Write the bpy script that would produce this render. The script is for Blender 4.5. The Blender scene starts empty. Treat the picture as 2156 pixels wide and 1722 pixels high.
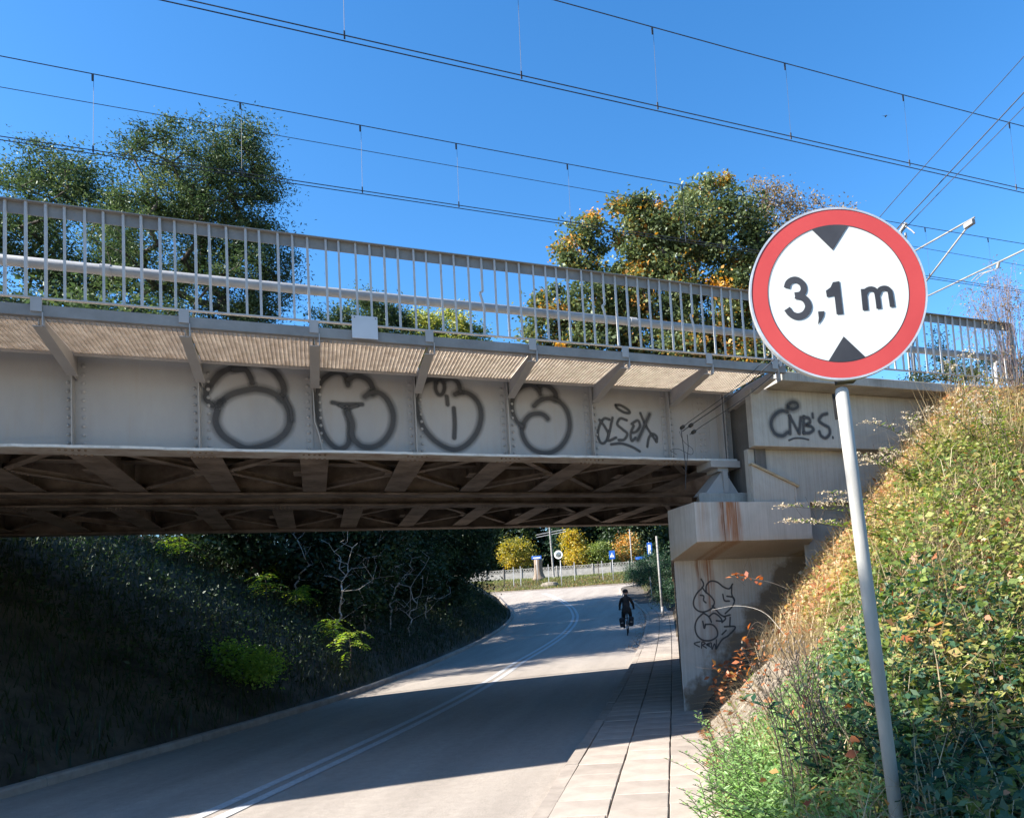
import bpy, math, random
import numpy as np
from mathutils import Vector, Matrix, Euler

rng = np.random.default_rng(7)
random.seed(7)
SC = bpy.context.scene
COL = SC.collection

# ------------------------------------------------------------------ camera
F, CX, CY, H = 1557.0, 1321.0, 1156.0, 1.6      # focal length and principal point for a picture 2156 wide
cam_d = bpy.data.cameras.new('camera')
cam = bpy.data.objects.new('camera', cam_d)
COL.objects.link(cam)
SC.camera = cam
_a = np.array([1418 - CX, 1270 - CY, F]); _b = np.array([4984 - CX, 1038 - CY, F])   # along the road, along the bridge
_dn = np.cross(_b, _a); _dn /= np.linalg.norm(_dn)
if _dn[1] < 0: _dn = -_dn
_up = -_dn
_Y = _a / np.linalg.norm(_a); _X = np.cross(_Y, _up); _X /= np.linalg.norm(_X)
M = np.array([_X, _Y, _up])
R3 = np.array([M @ [1, 0, 0], M @ [0, -1, 0], M @ [0, 0, -1]]).T
mw = Matrix(((R3[0][0], R3[0][1], R3[0][2], 0), (R3[1][0], R3[1][1], R3[1][2], 0), (R3[2][0], R3[2][1], R3[2][2], H), (0, 0, 0, 1)))
cam.matrix_world = mw
cam_d.sensor_fit = 'HORIZONTAL'; cam_d.sensor_width = 36.0
cam_d.lens = 36.0 * F / 2156.0
cam_d.shift_x = -(CX - 1078.0) / 2156.0
cam_d.shift_y = (CY - 861.0) / 2156.0
cam_d.clip_start = 0.05; cam_d.clip_end = 4000
_bw = M @ _b; _bw[2] = 0; _bw /= np.linalg.norm(_bw)
B = _bw[:2]; N = np.array([-B[1], B[0]])
BANG = math.atan2(B[1], B[0])
CAM = np.array([0, 0, H])

def ray(u, v):
    r = M @ np.array([u - CX, v - CY, F]); return r / np.linalg.norm(r)
def onn(u, v, n):
    """a measured point lying on the vertical plane at distance n in front of the bridge axis -> (s, z)"""
    r = ray(u, v); p = CAM + r * (n / (r[:2] @ N)); return float(p[:2] @ B), float(p[2])
def ons(u, v, s):
    r = ray(u, v); p = CAM + r * (s / (r[:2] @ B)); return float(p[:2] @ N), float(p[2])
def dep(u, v, d):
    r = M @ np.array([u - CX, v - CY, F]); return CAM + r * (d / F)
def P3(s, n, z):
    q = B * s + N * n; return (float(q[0]), float(q[1]), float(z))

# ------------------------------------------------------------------ world, sun, exposure
SUN_EL = math.radians(33.0)
sd = -B * 1.0 + N * 0.022               # the sun stands off to the left, almost along the bridge
sd /= np.linalg.norm(sd)
SUN_ROT = math.atan2(sd[0], sd[1])
w = bpy.data.worlds.new("World"); SC.world = w; w.use_nodes = True
nt = w.node_tree; nt.nodes.clear()
sky = nt.nodes.new('ShaderNodeTexSky'); sky.sky_type = 'NISHITA'; sky.sun_disc = False
sky.sun_elevation = SUN_EL; sky.sun_rotation = SUN_ROT
sky.altitude = 250; sky.air_density = 1.0; sky.dust_density = 0.35; sky.ozone_density = 3.2
bg = nt.nodes.new('ShaderNodeBackground'); bg.inputs[1].default_value = 0.094
hs = nt.nodes.new('ShaderNodeHueSaturation'); hs.inputs['Saturation'].default_value = 1.27
wo = nt.nodes.new('ShaderNodeOutputWorld')
nt.links.new(sky.outputs[0], hs.inputs['Color']); nt.links.new(hs.outputs[0], bg.inputs[0]); nt.links.new(bg.outputs[0], wo.inputs[0])
sun_d = bpy.data.lights.new('sun', 'SUN'); sun_d.energy = 5.0; sun_d.angle = math.radians(0.5); sun_d.color = (1.0, 0.955, 0.89)
sun = bpy.data.objects.new('sun', sun_d); COL.objects.link(sun)
sv = Vector((sd[0] * math.cos(SUN_EL), sd[1] * math.cos(SUN_EL), math.sin(SUN_EL)))
sun.rotation_euler = sv.to_track_quat('Z', 'Y').to_euler()
sun.location = (0, 0, 40)
SC.render.engine = 'CYCLES'
SC.view_settings.view_transform = 'Standard'; SC.view_settings.look = 'None'
SC.view_settings.exposure = 1.76; SC.view_settings.gamma = 1.0
SC.view_settings.use_curve_mapping = False
SC.cycles.max_bounces = 8; SC.cycles.diffuse_bounces = 4; SC.cycles.transparent_max_bounces = 12
SC.render.resolution_x = 1024; SC.render.resolution_y = 817

# ------------------------------------------------------------------ materials
MATS = {}
def newmat(name):
    m = bpy.data.materials.new(name); m.use_nodes = True; m.node_tree.nodes.clear(); MATS[name] = m
    return m, m.node_tree
def nd(t, typ, **kw):
    n = t.nodes.new(typ)
    for k, v in kw.items():
        if k.startswith('_'): setattr(n, k[1:], v)
        else: n.inputs[k].default_value = v
    return n
def ramp(t, src, stops):
    r = t.nodes.new('ShaderNodeValToRGB')
    e = r.color_ramp.elements
    while len(e) < len(stops): e.new(0.5)
    for i, (p, c) in enumerate(stops):
        e[i].position = p; e[i].color = (c[0], c[1], c[2], 1)
    t.links.new(src, r.inputs[0]); return r
def noise(t, scale, detail=5, rough=0.6, coord='Object', stretch=None, dist=0.0):
    tc = t.nodes.new('ShaderNodeTexCoord'); out = tc.outputs[coord]
    if stretch:
        mp = t.nodes.new('ShaderNodeMapping'); mp.inputs['Scale'].default_value = stretch
        t.links.new(out, mp.inputs[0]); out = mp.outputs[0]
    n = t.nodes.new('ShaderNodeTexNoise'); n.inputs['Scale'].default_value = scale
    n.inputs['Detail'].default_value = detail; n.inputs['Roughness'].default_value = rough
    n.inputs['Distortion'].default_value = dist
    t.links.new(out, n.inputs['Vector']); return n.outputs['Fac']
def mix(t, fac, a, b, mode='MIX'):
    m = t.nodes.new('ShaderNodeMix'); m.data_type = 'RGBA'; m.blend_type = mode
    if isinstance(fac, float): m.inputs[0].default_value = fac
    else: t.links.new(fac, m.inputs[0])
    for i, x in ((6, a), (7, b)):
        if isinstance(x, tuple): m.inputs[i].default_value = (x[0], x[1], x[2], 1)
        else: t.links.new(x, m.inputs[i])
    return m.outputs[2]
def math_(t, op, a, b=None, c=None):
    m = t.nodes.new('ShaderNodeMath'); m.operation = op
    for i, x in enumerate((a, b, c)):
        if x is None: continue
        if isinstance(x, (int, float)): m.inputs[i].default_value = x
        else: t.links.new(x, m.inputs[i])
    return m.outputs[0]
def bump(t, src, strength, dist=0.01):
    b = t.nodes.new('ShaderNodeBump'); b.inputs['Strength'].default_value = strength; b.inputs['Distance'].default_value = dist
    t.links.new(src, b.inputs['Height']); return b.outputs[0]
def finish(t, col, rough=0.8, nrm=None, metal=0.0, spec=0.3):
    p = t.nodes.new('ShaderNodeBsdfPrincipled'); o = t.nodes.new('ShaderNodeOutputMaterial')
    if isinstance(col, tuple): p.inputs['Base Color'].default_value = (col[0], col[1], col[2], 1)
    else: t.links.new(col, p.inputs['Base Color'])
    if isinstance(rough, float): p.inputs['Roughness'].default_value = rough
    else: t.links.new(rough, p.inputs['Roughness'])
    p.inputs['Metallic'].default_value = metal; p.inputs['Specular IOR Level'].default_value = spec
    if nrm is not None: t.links.new(nrm, p.inputs['Normal'])
    t.links.new(p.outputs[0], o.inputs[0]); return p

def simple(name, c1, c2, scale=3.0, rough=0.8, bmp=0.2, bscale=None, stretch=None, lo=0.35, hi=0.68, metal=0.0, spec=0.3, rnd=0.0):
    m, t = newmat(name)
    n1 = noise(t, scale, 6, 0.65, stretch=stretch)
    r = ramp(t, n1, [(lo, c1), (hi, c2)])
    col = r.outputs[0]
    if rnd > 0:
        oi = t.nodes.new('ShaderNodeObjectInfo')
        v = math_(t, 'MULTIPLY_ADD', oi.outputs['Random'], rnd * 2, 1 - rnd)
        cb = t.nodes.new('ShaderNodeCombineColor')
        for i in range(3): t.links.new(v, cb.inputs[i])
        col = mix(t, 1.0, col, cb.outputs[0], 'MULTIPLY')
    n2 = noise(t, bscale or scale * 8, 6, 0.7)
    finish(t, col, rough, bump(t, n2, bmp, 0.01) if bmp else None, metal, spec)
    return m

def leafmat(name, stops, trans=0.35, gloss=0.12):
    m, t = newmat(name)
    at = t.nodes.new('ShaderNodeAttribute'); at.attribute_name = 'v'
    n = noise(t, 0.9, 3, 0.5)
    f = math_(t, 'ADD', at.outputs['Fac'], math_(t, 'MULTIPLY_ADD', n, 0.5, -0.25))
    r = ramp(t, f, stops)
    d = t.nodes.new('ShaderNodeBsdfDiffuse'); tr = t.nodes.new('ShaderNodeBsdfTranslucent')
    t.links.new(r.outputs[0], d.inputs[0])
    hb = t.nodes.new('ShaderNodeHueSaturation'); hb.inputs['Saturation'].default_value = 1.15; hb.inputs['Value'].default_value = 1.5
    t.links.new(r.outputs[0], hb.inputs['Color']); t.links.new(hb.outputs[0], tr.inputs[0])
    ms = t.nodes.new('ShaderNodeMixShader'); ms.inputs[0].default_value = trans
    t.links.new(d.outputs[0], ms.inputs[1]); t.links.new(tr.outputs[0], ms.inputs[2])
    g = t.nodes.new('ShaderNodeBsdfGlossy'); g.inputs['Roughness'].default_value = 0.5; g.inputs[0].default_value = (.8, .85, .8, 1)
    m2 = t.nodes.new('ShaderNodeMixShader'); m2.inputs[0].default_value = gloss * .25
    t.links.new(ms.outputs[0], m2.inputs[1]); t.links.new(g.outputs[0], m2.inputs[2])
    o = t.nodes.new('ShaderNodeOutputMaterial'); t.links.new(m2.outputs[0], o.inputs[0])
    return m

# asphalt
m, t = newmat('asphalt')
n1 = noise(t, 0.5, 5, 0.6, stretch=(3, .35, 1)); n2 = noise(t, 160, 3, 0.7); n3 = noise(t, 9, 5, .7)
c = ramp(t, n1, [(.3, (.28, .243, .205)), (.7, (.37, .322, .272))]).outputs[0]
c = mix(t, 0.8, c, ramp(t, n2, [(.3, (.35, .35, .36)), (.5, (1, 1, 1)), (.72, (1.5, 1.45, 1.4))]).outputs[0], 'MULTIPLY')
c = mix(t, 0.35, c, ramp(t, n3, [(.35, (.7, .7, .7)), (.65, (1.15, 1.15, 1.15))]).outputs[0], 'MULTIPLY')
finish(t, c, 0.78, bump(t, n2, 0.5, 0.006), spec=.35)
# painted steel with grime
m, t = newmat('painted_steel')
n1 = noise(t, 1.3, 6, .65, stretch=(1, 1, .35)); n2 = noise(t, 22, 5, .7); n3 = noise(t, 7, 6, .75, stretch=(1.5, 1.5, .12))
c = ramp(t, n1, [(.3, (.30, .288, .282)), (.7, (.38, .367, .36))]).outputs[0]
c = mix(t, ramp(t, n3, [(.52, (0, 0, 0)), (.8, (.5, .5, .5))]).outputs[0], c, (.33, .28, .23))
c = mix(t, ramp(t, n2, [(.70, (0, 0, 0)), (.74, (.8, .8, .8))]).outputs[0], c, (.24, .15, .10))
finish(t, c, 0.62, bump(t, n2, .12, .004), spec=.35)
simple('pale_edge', (.40, .39, .37), (.58, .57, .55), 6, .6, .3, lo=.3, hi=.5)
simple('dull_paint', (.19, .18, .17), (.27, .262, .25), 3, .65, .1)
simple('rusty_steel', (.13, .095, .07), (.27, .215, .17), 2.2, .85, .35, stretch=(1, 1, 1), lo=.36, hi=.6)
simple('flange_steel', (.25, .19, .15), (.40, .37, .33), 2.5, .8, .3, lo=.32, hi=.55)
simple('galvanized', (.27, .27, .275), (.38, .38, .38), 4, .6, .1, metal=.1, spec=.4)
simple('rail_steel', (.36, .35, .34), (.48, .47, .46), 3, .55, .1, spec=.4)
simple('grating_steel', (.46, .38, .29), (.68, .60, .50), 6, .6, .1, spec=.4)
simple('dark_deck', (.02, .018, .016), (.05, .043, .036), 3, .9, .3)
simple('wire_metal', (.03, .03, .035), (.07, .07, .075), 8, .6, 0)
simple('insulator', (.015, .013, .012), (.03, .028, .026), 8, .35, 0, spec=.5)
simple('timber', (.30, .22, .13), (.48, .38, .25), 3, .85, .3, stretch=(.5, 6, 6))
simple('kerb_stone', (.25, .21, .175), (.35, .30, .25), 4, .9, .4, rnd=.10)
simple('slab_concrete', (.27, .228, .19), (.39, .33, .275), 2.2, .92, .5, bscale=70, rnd=.13)
simple('bed_sand', (.07, .06, .05), (.13, .11, .09), 8, .95, .5)
simple('road_paint', (.30, .30, .295), (.50, .50, .49), 30, .7, .2, lo=.30, hi=.6)
simple('soil', (.035, .028, .02), (.12, .095, .065), 1.1, .98, .6, bscale=25)
simple('slope_stone', (.11, .092, .07), (.27, .23, .18), 5, .95, .5, rnd=.2)
simple('bark', (.035, .028, .022), (.10, .08, .065), 6, .95, .6, stretch=(3, 3, .6))
simple('pale_bark', (.25, .22, .19), (.50, .46, .40), 7, .9, .3, stretch=(3, 3, .6))
simple('purple_bark', (.10, .075, .08), (.22, .17, .17), 7, .9, .3)
simple('birch_bark', (.07, .065, .06), (.24, .23, .215), 6, .8, .3, stretch=(.4, .4, 2.5), lo=.38, hi=.48)
simple('fence_concrete', (.22, .21, .19), (.34, .32, .29), 3, .9, .4)
simple('pole_paint', (.27, .26, .235), (.46, .445, .41), 3, .7, .08, stretch=(1.5, 1.5, .3), spec=.3)
simple('grey_plate', (.47, .48, .50), (.55, .56, .58), 2, .45, .05)
simple('dark_plastic', (.012, .012, .013), (.03, .03, .03), 6, .55, 0)
simple('black_print', (.028, .028, .032), (.045, .045, .05), 3, .5, 0, spec=.3)
simple('sign_white', (.50, .52, .505), (.56, .575, .56), 2.5, .42, 0, spec=.4)
simple('sign_red', (.38, .042, .038), (.44, .055, .048), 2, .42, 0, spec=.4)
simple('sign_rim', (.42, .42, .42), (.6, .6, .6), 9, .4, .1, metal=.5)
simple('sign_blue', (.015, .07, .30), (.02, .10, .38), 3, .4, 0)
simple('jacket', (.012, .011, .010), (.022, .020, .018), 10, .85, .2)
simple('trousers', (.010, .010, .013), (.018, .018, .022), 10, .85, .2)
simple('skin', (.40, .24, .17), (.46, .28, .20), 10, .6, 0)
simple('bag_cloth', (.012, .012, .014), (.025, .025, .028), 10, .8, .2)
simple('reflector', (.35, .34, .32), (.45, .43, .40), 10, .3, 0)
simple('mirror_glass', (.10, .12, .12), (.55, .58, .56), 2.2, .15, 0, metal=.6)
simple('white_paint', (.62, .62, .60), (.75, .75, .73), 5, .5, .05)
simple('stump_wood', (.12, .09, .065), (.26, .20, .15), 5, .95, .6, stretch=(4, 4, .6))
simple('brown_leaves', (.20, .10, .045), (.34, .20, .09), 9, .9, .2)

# pier concrete with rust runs (bridge local coordinates: x along the bridge, z up)
def concrete(name, c1, c2, rust_x=None, base=.0):
    m, t = newmat(name)
    n1 = noise(t, 1.1, 7, .65, dist=.4); n2 = noise(t, 60, 5, .7); n3 = noise(t, 9, 5, .7, stretch=(3.5, 3.5, .07)); n4 = noise(t, 40, 3, .6, stretch=(3, 3, .02))
    c = ramp(t, n1, [(.3, c1), (.7, c2)]).outputs[0]
    c = mix(t, .55, c, ramp(t, n3, [(.3, (.72, .70, .67)), (.62, (1.08, 1.08, 1.08))]).outputs[0], 'MULTIPLY')
    c = mix(t, .35, c, ramp(t, n4, [(.3, (.78, .77, .76)), (.7, (1.1, 1.1, 1.1))]).outputs[0], 'MULTIPLY')
    c = mix(t, ramp(t, noise(t, 2.3, 7, .8), [(.60, (0, 0, 0)), (.80, (.45, .45, .45))]).outputs[0], c, (.16, .14, .11))
    if rust_x:
        tc = t.nodes.new('ShaderNodeTexCoord'); sx = t.nodes.new('ShaderNodeSeparateXYZ'); t.links.new(tc.outputs['Object'], sx.inputs[0])
        for (x0, wd, z0, z1, st, cc) in rust_x:
            wob = math_(t, 'MULTIPLY_ADD', noise(t, 2.2, 3, .5, stretch=(.2, .2, 1)), .16, -.08)
            dx = math_(t, 'ABSOLUTE', math_(t, 'SUBTRACT', math_(t, 'ADD', sx.outputs[0], wob), x0))
            a = math_(t, 'SUBTRACT', 1.0, math_(t, 'DIVIDE', dx, wd)); a = math_(t, 'MAXIMUM', a, 0.0)
            a = math_(t, 'POWER', a, .6)
            zf = t.nodes.new('ShaderNodeMapRange'); t.links.new(sx.outputs[2], zf.inputs[0])
            zf.inputs[1].default_value = z0; zf.inputs[2].default_value = z1; zf.inputs[3].default_value = 0; zf.inputs[4].default_value = 1
            a = math_(t, 'MULTIPLY', a, zf.outputs[0])
            st_n = ramp(t, noise(t, 18, 5, .7, stretch=(2.5, 2.5, .05)), [(.38, (.1, .1, .1)), (.58, (1, 1, 1))]).outputs[0]
            a = math_(t, 'MULTIPLY', math_(t, 'MULTIPLY', a, st_n), st)
            c = mix(t, a, c, cc)
    if name == 'pier_concrete':
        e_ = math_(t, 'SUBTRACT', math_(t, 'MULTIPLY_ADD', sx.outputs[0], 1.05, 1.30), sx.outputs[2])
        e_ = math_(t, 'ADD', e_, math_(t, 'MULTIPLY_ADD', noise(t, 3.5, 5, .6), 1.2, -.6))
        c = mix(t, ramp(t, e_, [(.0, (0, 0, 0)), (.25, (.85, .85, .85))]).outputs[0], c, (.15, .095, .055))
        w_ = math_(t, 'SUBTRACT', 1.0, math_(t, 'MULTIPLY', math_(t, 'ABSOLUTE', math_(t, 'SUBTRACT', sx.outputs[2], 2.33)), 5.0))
        c = mix(t, math_(t, 'MULTIPLY', math_(t, 'MAXIMUM', w_, 0.0), .55), c, (.50, .36, .22))  # warm bounce light on the soffit, put into the colour
    finish(t, c, .88, bump(t, n2, .28, .006), spec=.25)
concrete('wall_concrete', (.33, .31, .275), (.48, .45, .405))
concrete('cornice_concrete', (.22, .21, .19), (.44, .42, .39))

# spray paint: alpha falls off towards the stroke's edge
m, t = newmat('spray_paint')
at = t.nodes.new('ShaderNodeAttribute'); at.attribute_name = 'v'
nn = noise(t, 90, 3, .7)
al = math_(t, 'MULTIPLY', at.outputs['Fac'], math_(t, 'MULTIPLY_ADD', nn, .5, .75))
al = math_(t, 'MINIMUM', al, 1.0)
p = t.nodes.new('ShaderNodeBsdfPrincipled'); p.inputs['Base Color'].default_value = (.06, .057, .058, 1); p.inputs['Roughness'].default_value = .7
tr = t.nodes.new('ShaderNodeBsdfTransparent'); ms = t.nodes.new('ShaderNodeMixShader'); o = t.nodes.new('ShaderNodeOutputMaterial')
t.links.new(al, ms.inputs[0]); t.links.new(tr.outputs[0], ms.inputs[1]); t.links.new(p.outputs[0], ms.inputs[2]); t.links.new(ms.outputs[0], o.inputs[0])

leafmat('leaf_locust', [(.0, (.03, .052, .022)), (.5, (.06, .09, .035)), (.9, (.13, .16, .06))], .3)
leafmat('leaf_oak', [(.0, (.045, .065, .025)), (.5, (.13, .165, .07)), (.70, (.22, .22, .07)), (.78, (.42, .19, .04)), (1., (.55, .30, .08))], .28)
leafmat('leaf_brown', [(.0, (.14, .10, .05)), (.5, (.24, .17, .08)), (1., (.36, .27, .13))], .3)
leafmat('leaf_yellow', [(.0, (.13, .14, .03)), (.5, (.34, .28, .05)), (1., (.60, .38, .05))], .42)
leafmat('leaf_lime', [(.0, (.08, .12, .03)), (.5, (.18, .22, .05)), (1., (.38, .36, .10))], .4)
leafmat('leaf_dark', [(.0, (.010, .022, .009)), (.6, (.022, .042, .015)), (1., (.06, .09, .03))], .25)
leafmat('leaf_sumac', [(.0, (.14, .24, .045)), (.6, (.30, .42, .07)), (1., (.52, .50, .09))], .5)
leafmat('leaf_cover', [(.0, (.075, .125, .03)), (.28, (.18, .23, .05)), (.50, (.34, .32, .10)), (.68, (.44, .31, .13)), (.84, (.50, .23, .12)), (1., (.56, .42, .24))], .42)
leafmat('leaf_cover_green', [(.0, (.035, .075, .018)), (.5, (.09, .15, .03)), (1., (.20, .24, .06))], .35)
leafmat('leaf_mugwort', [(.0, (.11, .20, .07)), (.5, (.22, .36, .12)), (1., (.42, .54, .22))], .45)
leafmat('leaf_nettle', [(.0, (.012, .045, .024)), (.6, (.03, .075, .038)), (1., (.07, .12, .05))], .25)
leafmat('leaf_goldenrod', [(.0, (.06, .10, .02)), (.6, (.16, .22, .04)), (1., (.30, .30, .07))], .4)
leafmat('seed_fluff', [(.0, (.30, .23, .15)), (.6, (.46, .38, .27)), (1., (.58, .50, .38))], .3)
leafmat('dry_straw', [(.0, (.20, .14, .07)), (.5, (.38, .29, .16)), (1., (.56, .46, .30))], .3)
leafmat('grass_blade', [(.0, (.05, .075, .015)), (.6, (.12, .15, .03)), (1., (.28, .25, .09))], .35)
leafmat('grass_shade', [(.0, (.012, .022, .008)), (.6, (.03, .045, .014)), (1., (.07, .07, .03))], .2)  # darker copy of grass_blade, with the bank's shade put into its colour
leafmat('leaf_juniper', [(.0, (.012, .035, .02)), (.6, (.03, .07, .035)), (1., (.07, .12, .05))], .2)
leafmat('dead_leaf', [(.0, (.16, .08, .04)), (.6, (.32, .17, .08)), (1., (.45, .30, .18))], .3)
leafmat('leaf_red', [(.0, (.25, .07, .035)), (.6, (.42, .16, .07)), (1., (.50, .30, .10))], .4)

# ------------------------------------------------------------------ mesh helpers
class MB:
    def __init__(s): s.V = []; s.Fc = []; s.A = []
    def add(s, vs, fs, v=None):
        k = len(s.V); s.V += [tuple(map(float, q)) for q in vs]; s.Fc += [tuple(i + k for i in f) for f in fs]
        if v is None: s.A += [0.5] * len(vs)
        elif isinstance(v, (int, float)): s.A += [float(v)] * len(vs)
        else: s.A += list(v)
    def box(s, x0, x1, y0, y1, z0, z1):
        s.add([(x0,y0,z0),(x1,y0,z0),(x1,y1,z0),(x0,y1,z0),(x0,y0,z1),(x1,y0,z1),(x1,y1,z1),(x0,y1,z1)],
              [(0,3,2,1),(4,5,6,7),(0,1,5,4),(1,2,6,5),(2,3,7,6),(3,0,4,7)])
    def bar(s, a, b, wd, hh, up=(0,0,1)):
        a = Vector(a); b = Vector(b); d = (b - a).normalized(); u = Vector(up)
        if abs(d.dot(u)) > .99: u = Vector((0, 1, 0))
        x = d.cross(u).normalized() * wd / 2; y = x.cross(d).normalized() * hh / 2
        vs = [a-x-y, a+x-y, a+x+y, a-x+y, b-x-y, b+x-y, b+x+y, b-x+y]
        s.add(vs, [(0,1,2,3),(7,6,5,4),(0,4,5,1),(1,5,6,2),(2,6,7,3),(3,7,4,0)])
    def prism(s, poly, z0, z1):
        n = len(poly)
        s.add([(p[0], p[1], z0) for p in poly] + [(p[0], p[1], z1) for p in poly],
              [tuple(range(n))[::-1], tuple(range(n, 2*n))] + [(i, (i+1) % n, (i+1) % n + n, i + n) for i in range(n)])
    def loft(s, rings, cap=True):
        n = len(rings[0]); vs = [q for r in rings for q in r]; fs = []
        for k in range(len(rings) - 1):
            for i in range(n):
                j = (i + 1) % n; fs.append((k*n+i, k*n+j, (k+1)*n+j, (k+1)*n+i))
        if cap: fs += [tuple(range(n))[::-1], tuple((len(rings)-1)*n + i for i in range(n))]
        s.add(vs, fs)
    def tube(s, pts, rad, k=8, v=None, cap=True):
        pts = [Vector(p) for p in pts]
        if isinstance(rad, (int, float)): rad = [rad] * len(pts)
        rings = []; ref = None
        for i, p in enumerate(pts):
            d = (pts[min(i+1, len(pts)-1)] - pts[max(i-1, 0)])
            d = d.normalized() if d.length > 1e-9 else Vector((0, 0, 1))
            if ref is None:
                ref = Vector((1, 0, 0)) if abs(d.x) < .8 else Vector((0, 1, 0))
            x = (ref - d * ref.dot(d)).normalized(); ref = x; y = d.cross(x)
            rings.append([p + (x * math.cos(2*math.pi*j/k) + y * math.sin(2*math.pi*j/k)) * rad[i] for j in range(k)])
        n = k; vs = [q for r in rings for q in r]; fs = []
        for q in range(len(rings) - 1):
            for i in range(n):
                j = (i + 1) % n; fs.append((q*n+i, q*n+j, (q+1)*n+j, (q+1)*n+i))
        if cap: fs += [tuple(range(n))[::-1], tuple((len(rings)-1)*n + i for i in range(n))]
        s.add(vs, fs, v)
    def ball(s, c, r, seg=10, rings=6, sc=(1, 1, 1)):
        vs = [(c[0], c[1], c[2] + r*sc[2])]
        for i in range(1, rings):
            th = math.pi * i / rings
            for j in range(seg):
                ph = 2*math.pi*j/seg
                vs.append((c[0] + r*sc[0]*math.sin(th)*math.cos(ph), c[1] + r*sc[1]*math.sin(th)*math.sin(ph), c[2] + r*sc[2]*math.cos(th)))
        vs.append((c[0], c[1], c[2] - r*sc[2])); fs = []
        for j in range(seg): fs.append((0, 1 + j, 1 + (j+1) % seg))
        for i in range(rings - 2):
            for j in range(seg):
                a = 1 + i*seg + j; b = 1 + i*seg + (j+1) % seg
                fs.append((a, a + seg, b + seg, b))
        L = len(vs) - 1; o = 1 + (rings - 2) * seg
        for j in range(seg): fs.append((L, o + (j+1) % seg, o + j))
        s.add(vs, fs)
    def mesh(s, name, mat, smooth=False):
        me = bpy.data.meshes.new(name); me.from_pydata(s.V, [], s.Fc)
        if mat: me.materials.append(MATS[mat])
        a = me.attributes.new('v', 'FLOAT', 'POINT'); a.data.foreach_set('value', np.array(s.A, dtype=np.float32))
        if smooth: me.polygons.foreach_set('use_smooth', [True] * len(me.polygons))
        me.update(); return me
    def build(s, name, mat, parent=None, smooth=False, loc=None, rot=None, bevel=0, kind=None, label=None):
        o = bpy.data.objects.new(name, s.mesh(name, mat, smooth)); COL.objects.link(o)
        if parent: o.parent = parent
        if loc: o.location = loc
        if rot: o.rotation_euler = rot
        if bevel:
            b = o.modifiers.new('bevel', 'BEVEL'); b.width = bevel; b.segments = 2; b.limit_method = 'ANGLE'
        if kind: o['kind'] = kind
        if label: o['label'] = label
        return o

def npmesh(name, V, Fq, A, mat, parent=None, kind=None, smooth=False):
    """V (n,3), Fq (m,4) or (m,3), A (n,) leaf tone"""
    me = bpy.data.meshes.new(name)
    V = np.asarray(V, dtype=np.float32); Fq = np.asarray(Fq, dtype=np.int32); k = Fq.shape[1]
    me.vertices.add(len(V)); me.vertices.foreach_set('co', V.ravel())
    me.loops.add(Fq.size); me.loops.foreach_set('vertex_index', Fq.ravel())
    me.polygons.add(len(Fq)); me.polygons.foreach_set('loop_start', np.arange(0, Fq.size, k, dtype=np.int32))
    try: me.polygons.foreach_set('loop_total', np.full(len(Fq), k, dtype=np.int32))
    except Exception: pass
    me.materials.append(MATS[mat])
    a = me.attributes.new('v', 'FLOAT', 'POINT'); a.data.foreach_set('value', np.asarray(A, dtype=np.float32))
    if smooth: me.polygons.foreach_set('use_smooth', [True] * len(Fq))
    me.update(calc_edges=True); me.validate()
    o = bpy.data.objects.new(name, me); COL.objects.link(o)
    if parent: o.parent = parent
    if kind: o['kind'] = kind
    return o

def empty(name, loc=(0, 0, 0), rz=0.0, rot=None):
    o = bpy.data.objects.new(name, None); COL.objects.link(o); o.location = loc
    o.rotation_euler = rot if rot is not None else (0, 0, rz); o.empty_display_size = .2
    return o
def tag(o, label=None, cat=None, group=None, kind=None):
    if label: o['label'] = label
    if cat: o['category'] = cat
    if group: o['group'] = group
    if kind: o['kind'] = kind
    return o
def dup(o, parent=None):
    c = o.copy(); COL.objects.link(c)
    if parent: c.parent = parent
    return c

def leaf_arrays(P, size, rg, aspect=.5, upb=0.3, D=None, droop=0.0, fold=.25):
    """one folded rhombic leaf (two triangles each side of the midrib kept as one quad) per point"""
    n = len(P)
    if D is None:
        D = rg.normal(size=(n, 3)); D[:, 2] *= .6; D[:, 2] -= droop
    D = D / (np.linalg.norm(D, axis=1, keepdims=True) + 1e-9)
    U = rg.normal(size=(n, 3)); U[:, 2] += upb * 3
    Sd = np.cross(D, U); Sd /= (np.linalg.norm(Sd, axis=1, keepdims=True) + 1e-9)
    Up = np.cross(Sd, D)
    L = (size * (0.6 + .8 * rg.random(n)))[:, None] if not np.isscalar(size) or True else size
    a = P; tip = P + D * L; mid = P + D * L * .45
    l = mid + Sd * L * aspect * .5 + Up * L * fold * .4; r = mid - Sd * L * aspect * .5 + Up * L * fold * .4
    V = np.stack([a, l, tip, r], axis=1).reshape(-1, 3)
    Fq = np.arange(4 * n).reshape(n, 4)
    return V, Fq

def foliage(name, P, size, mat, parent, rg, tone=None, aspect=.5, upb=.3, D=None, droop=0., kind=None, tmu=.45, tsd=.22):
    V, Fq = leaf_arrays(P, size, rg, aspect, upb, D, droop)
    n = len(P)
    t = tone if tone is not None else np.clip(rg.normal(tmu, tsd, n), 0, 1)
    return npmesh(name, V, Fq, np.repeat(t, 4), mat, parent, kind)

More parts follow.
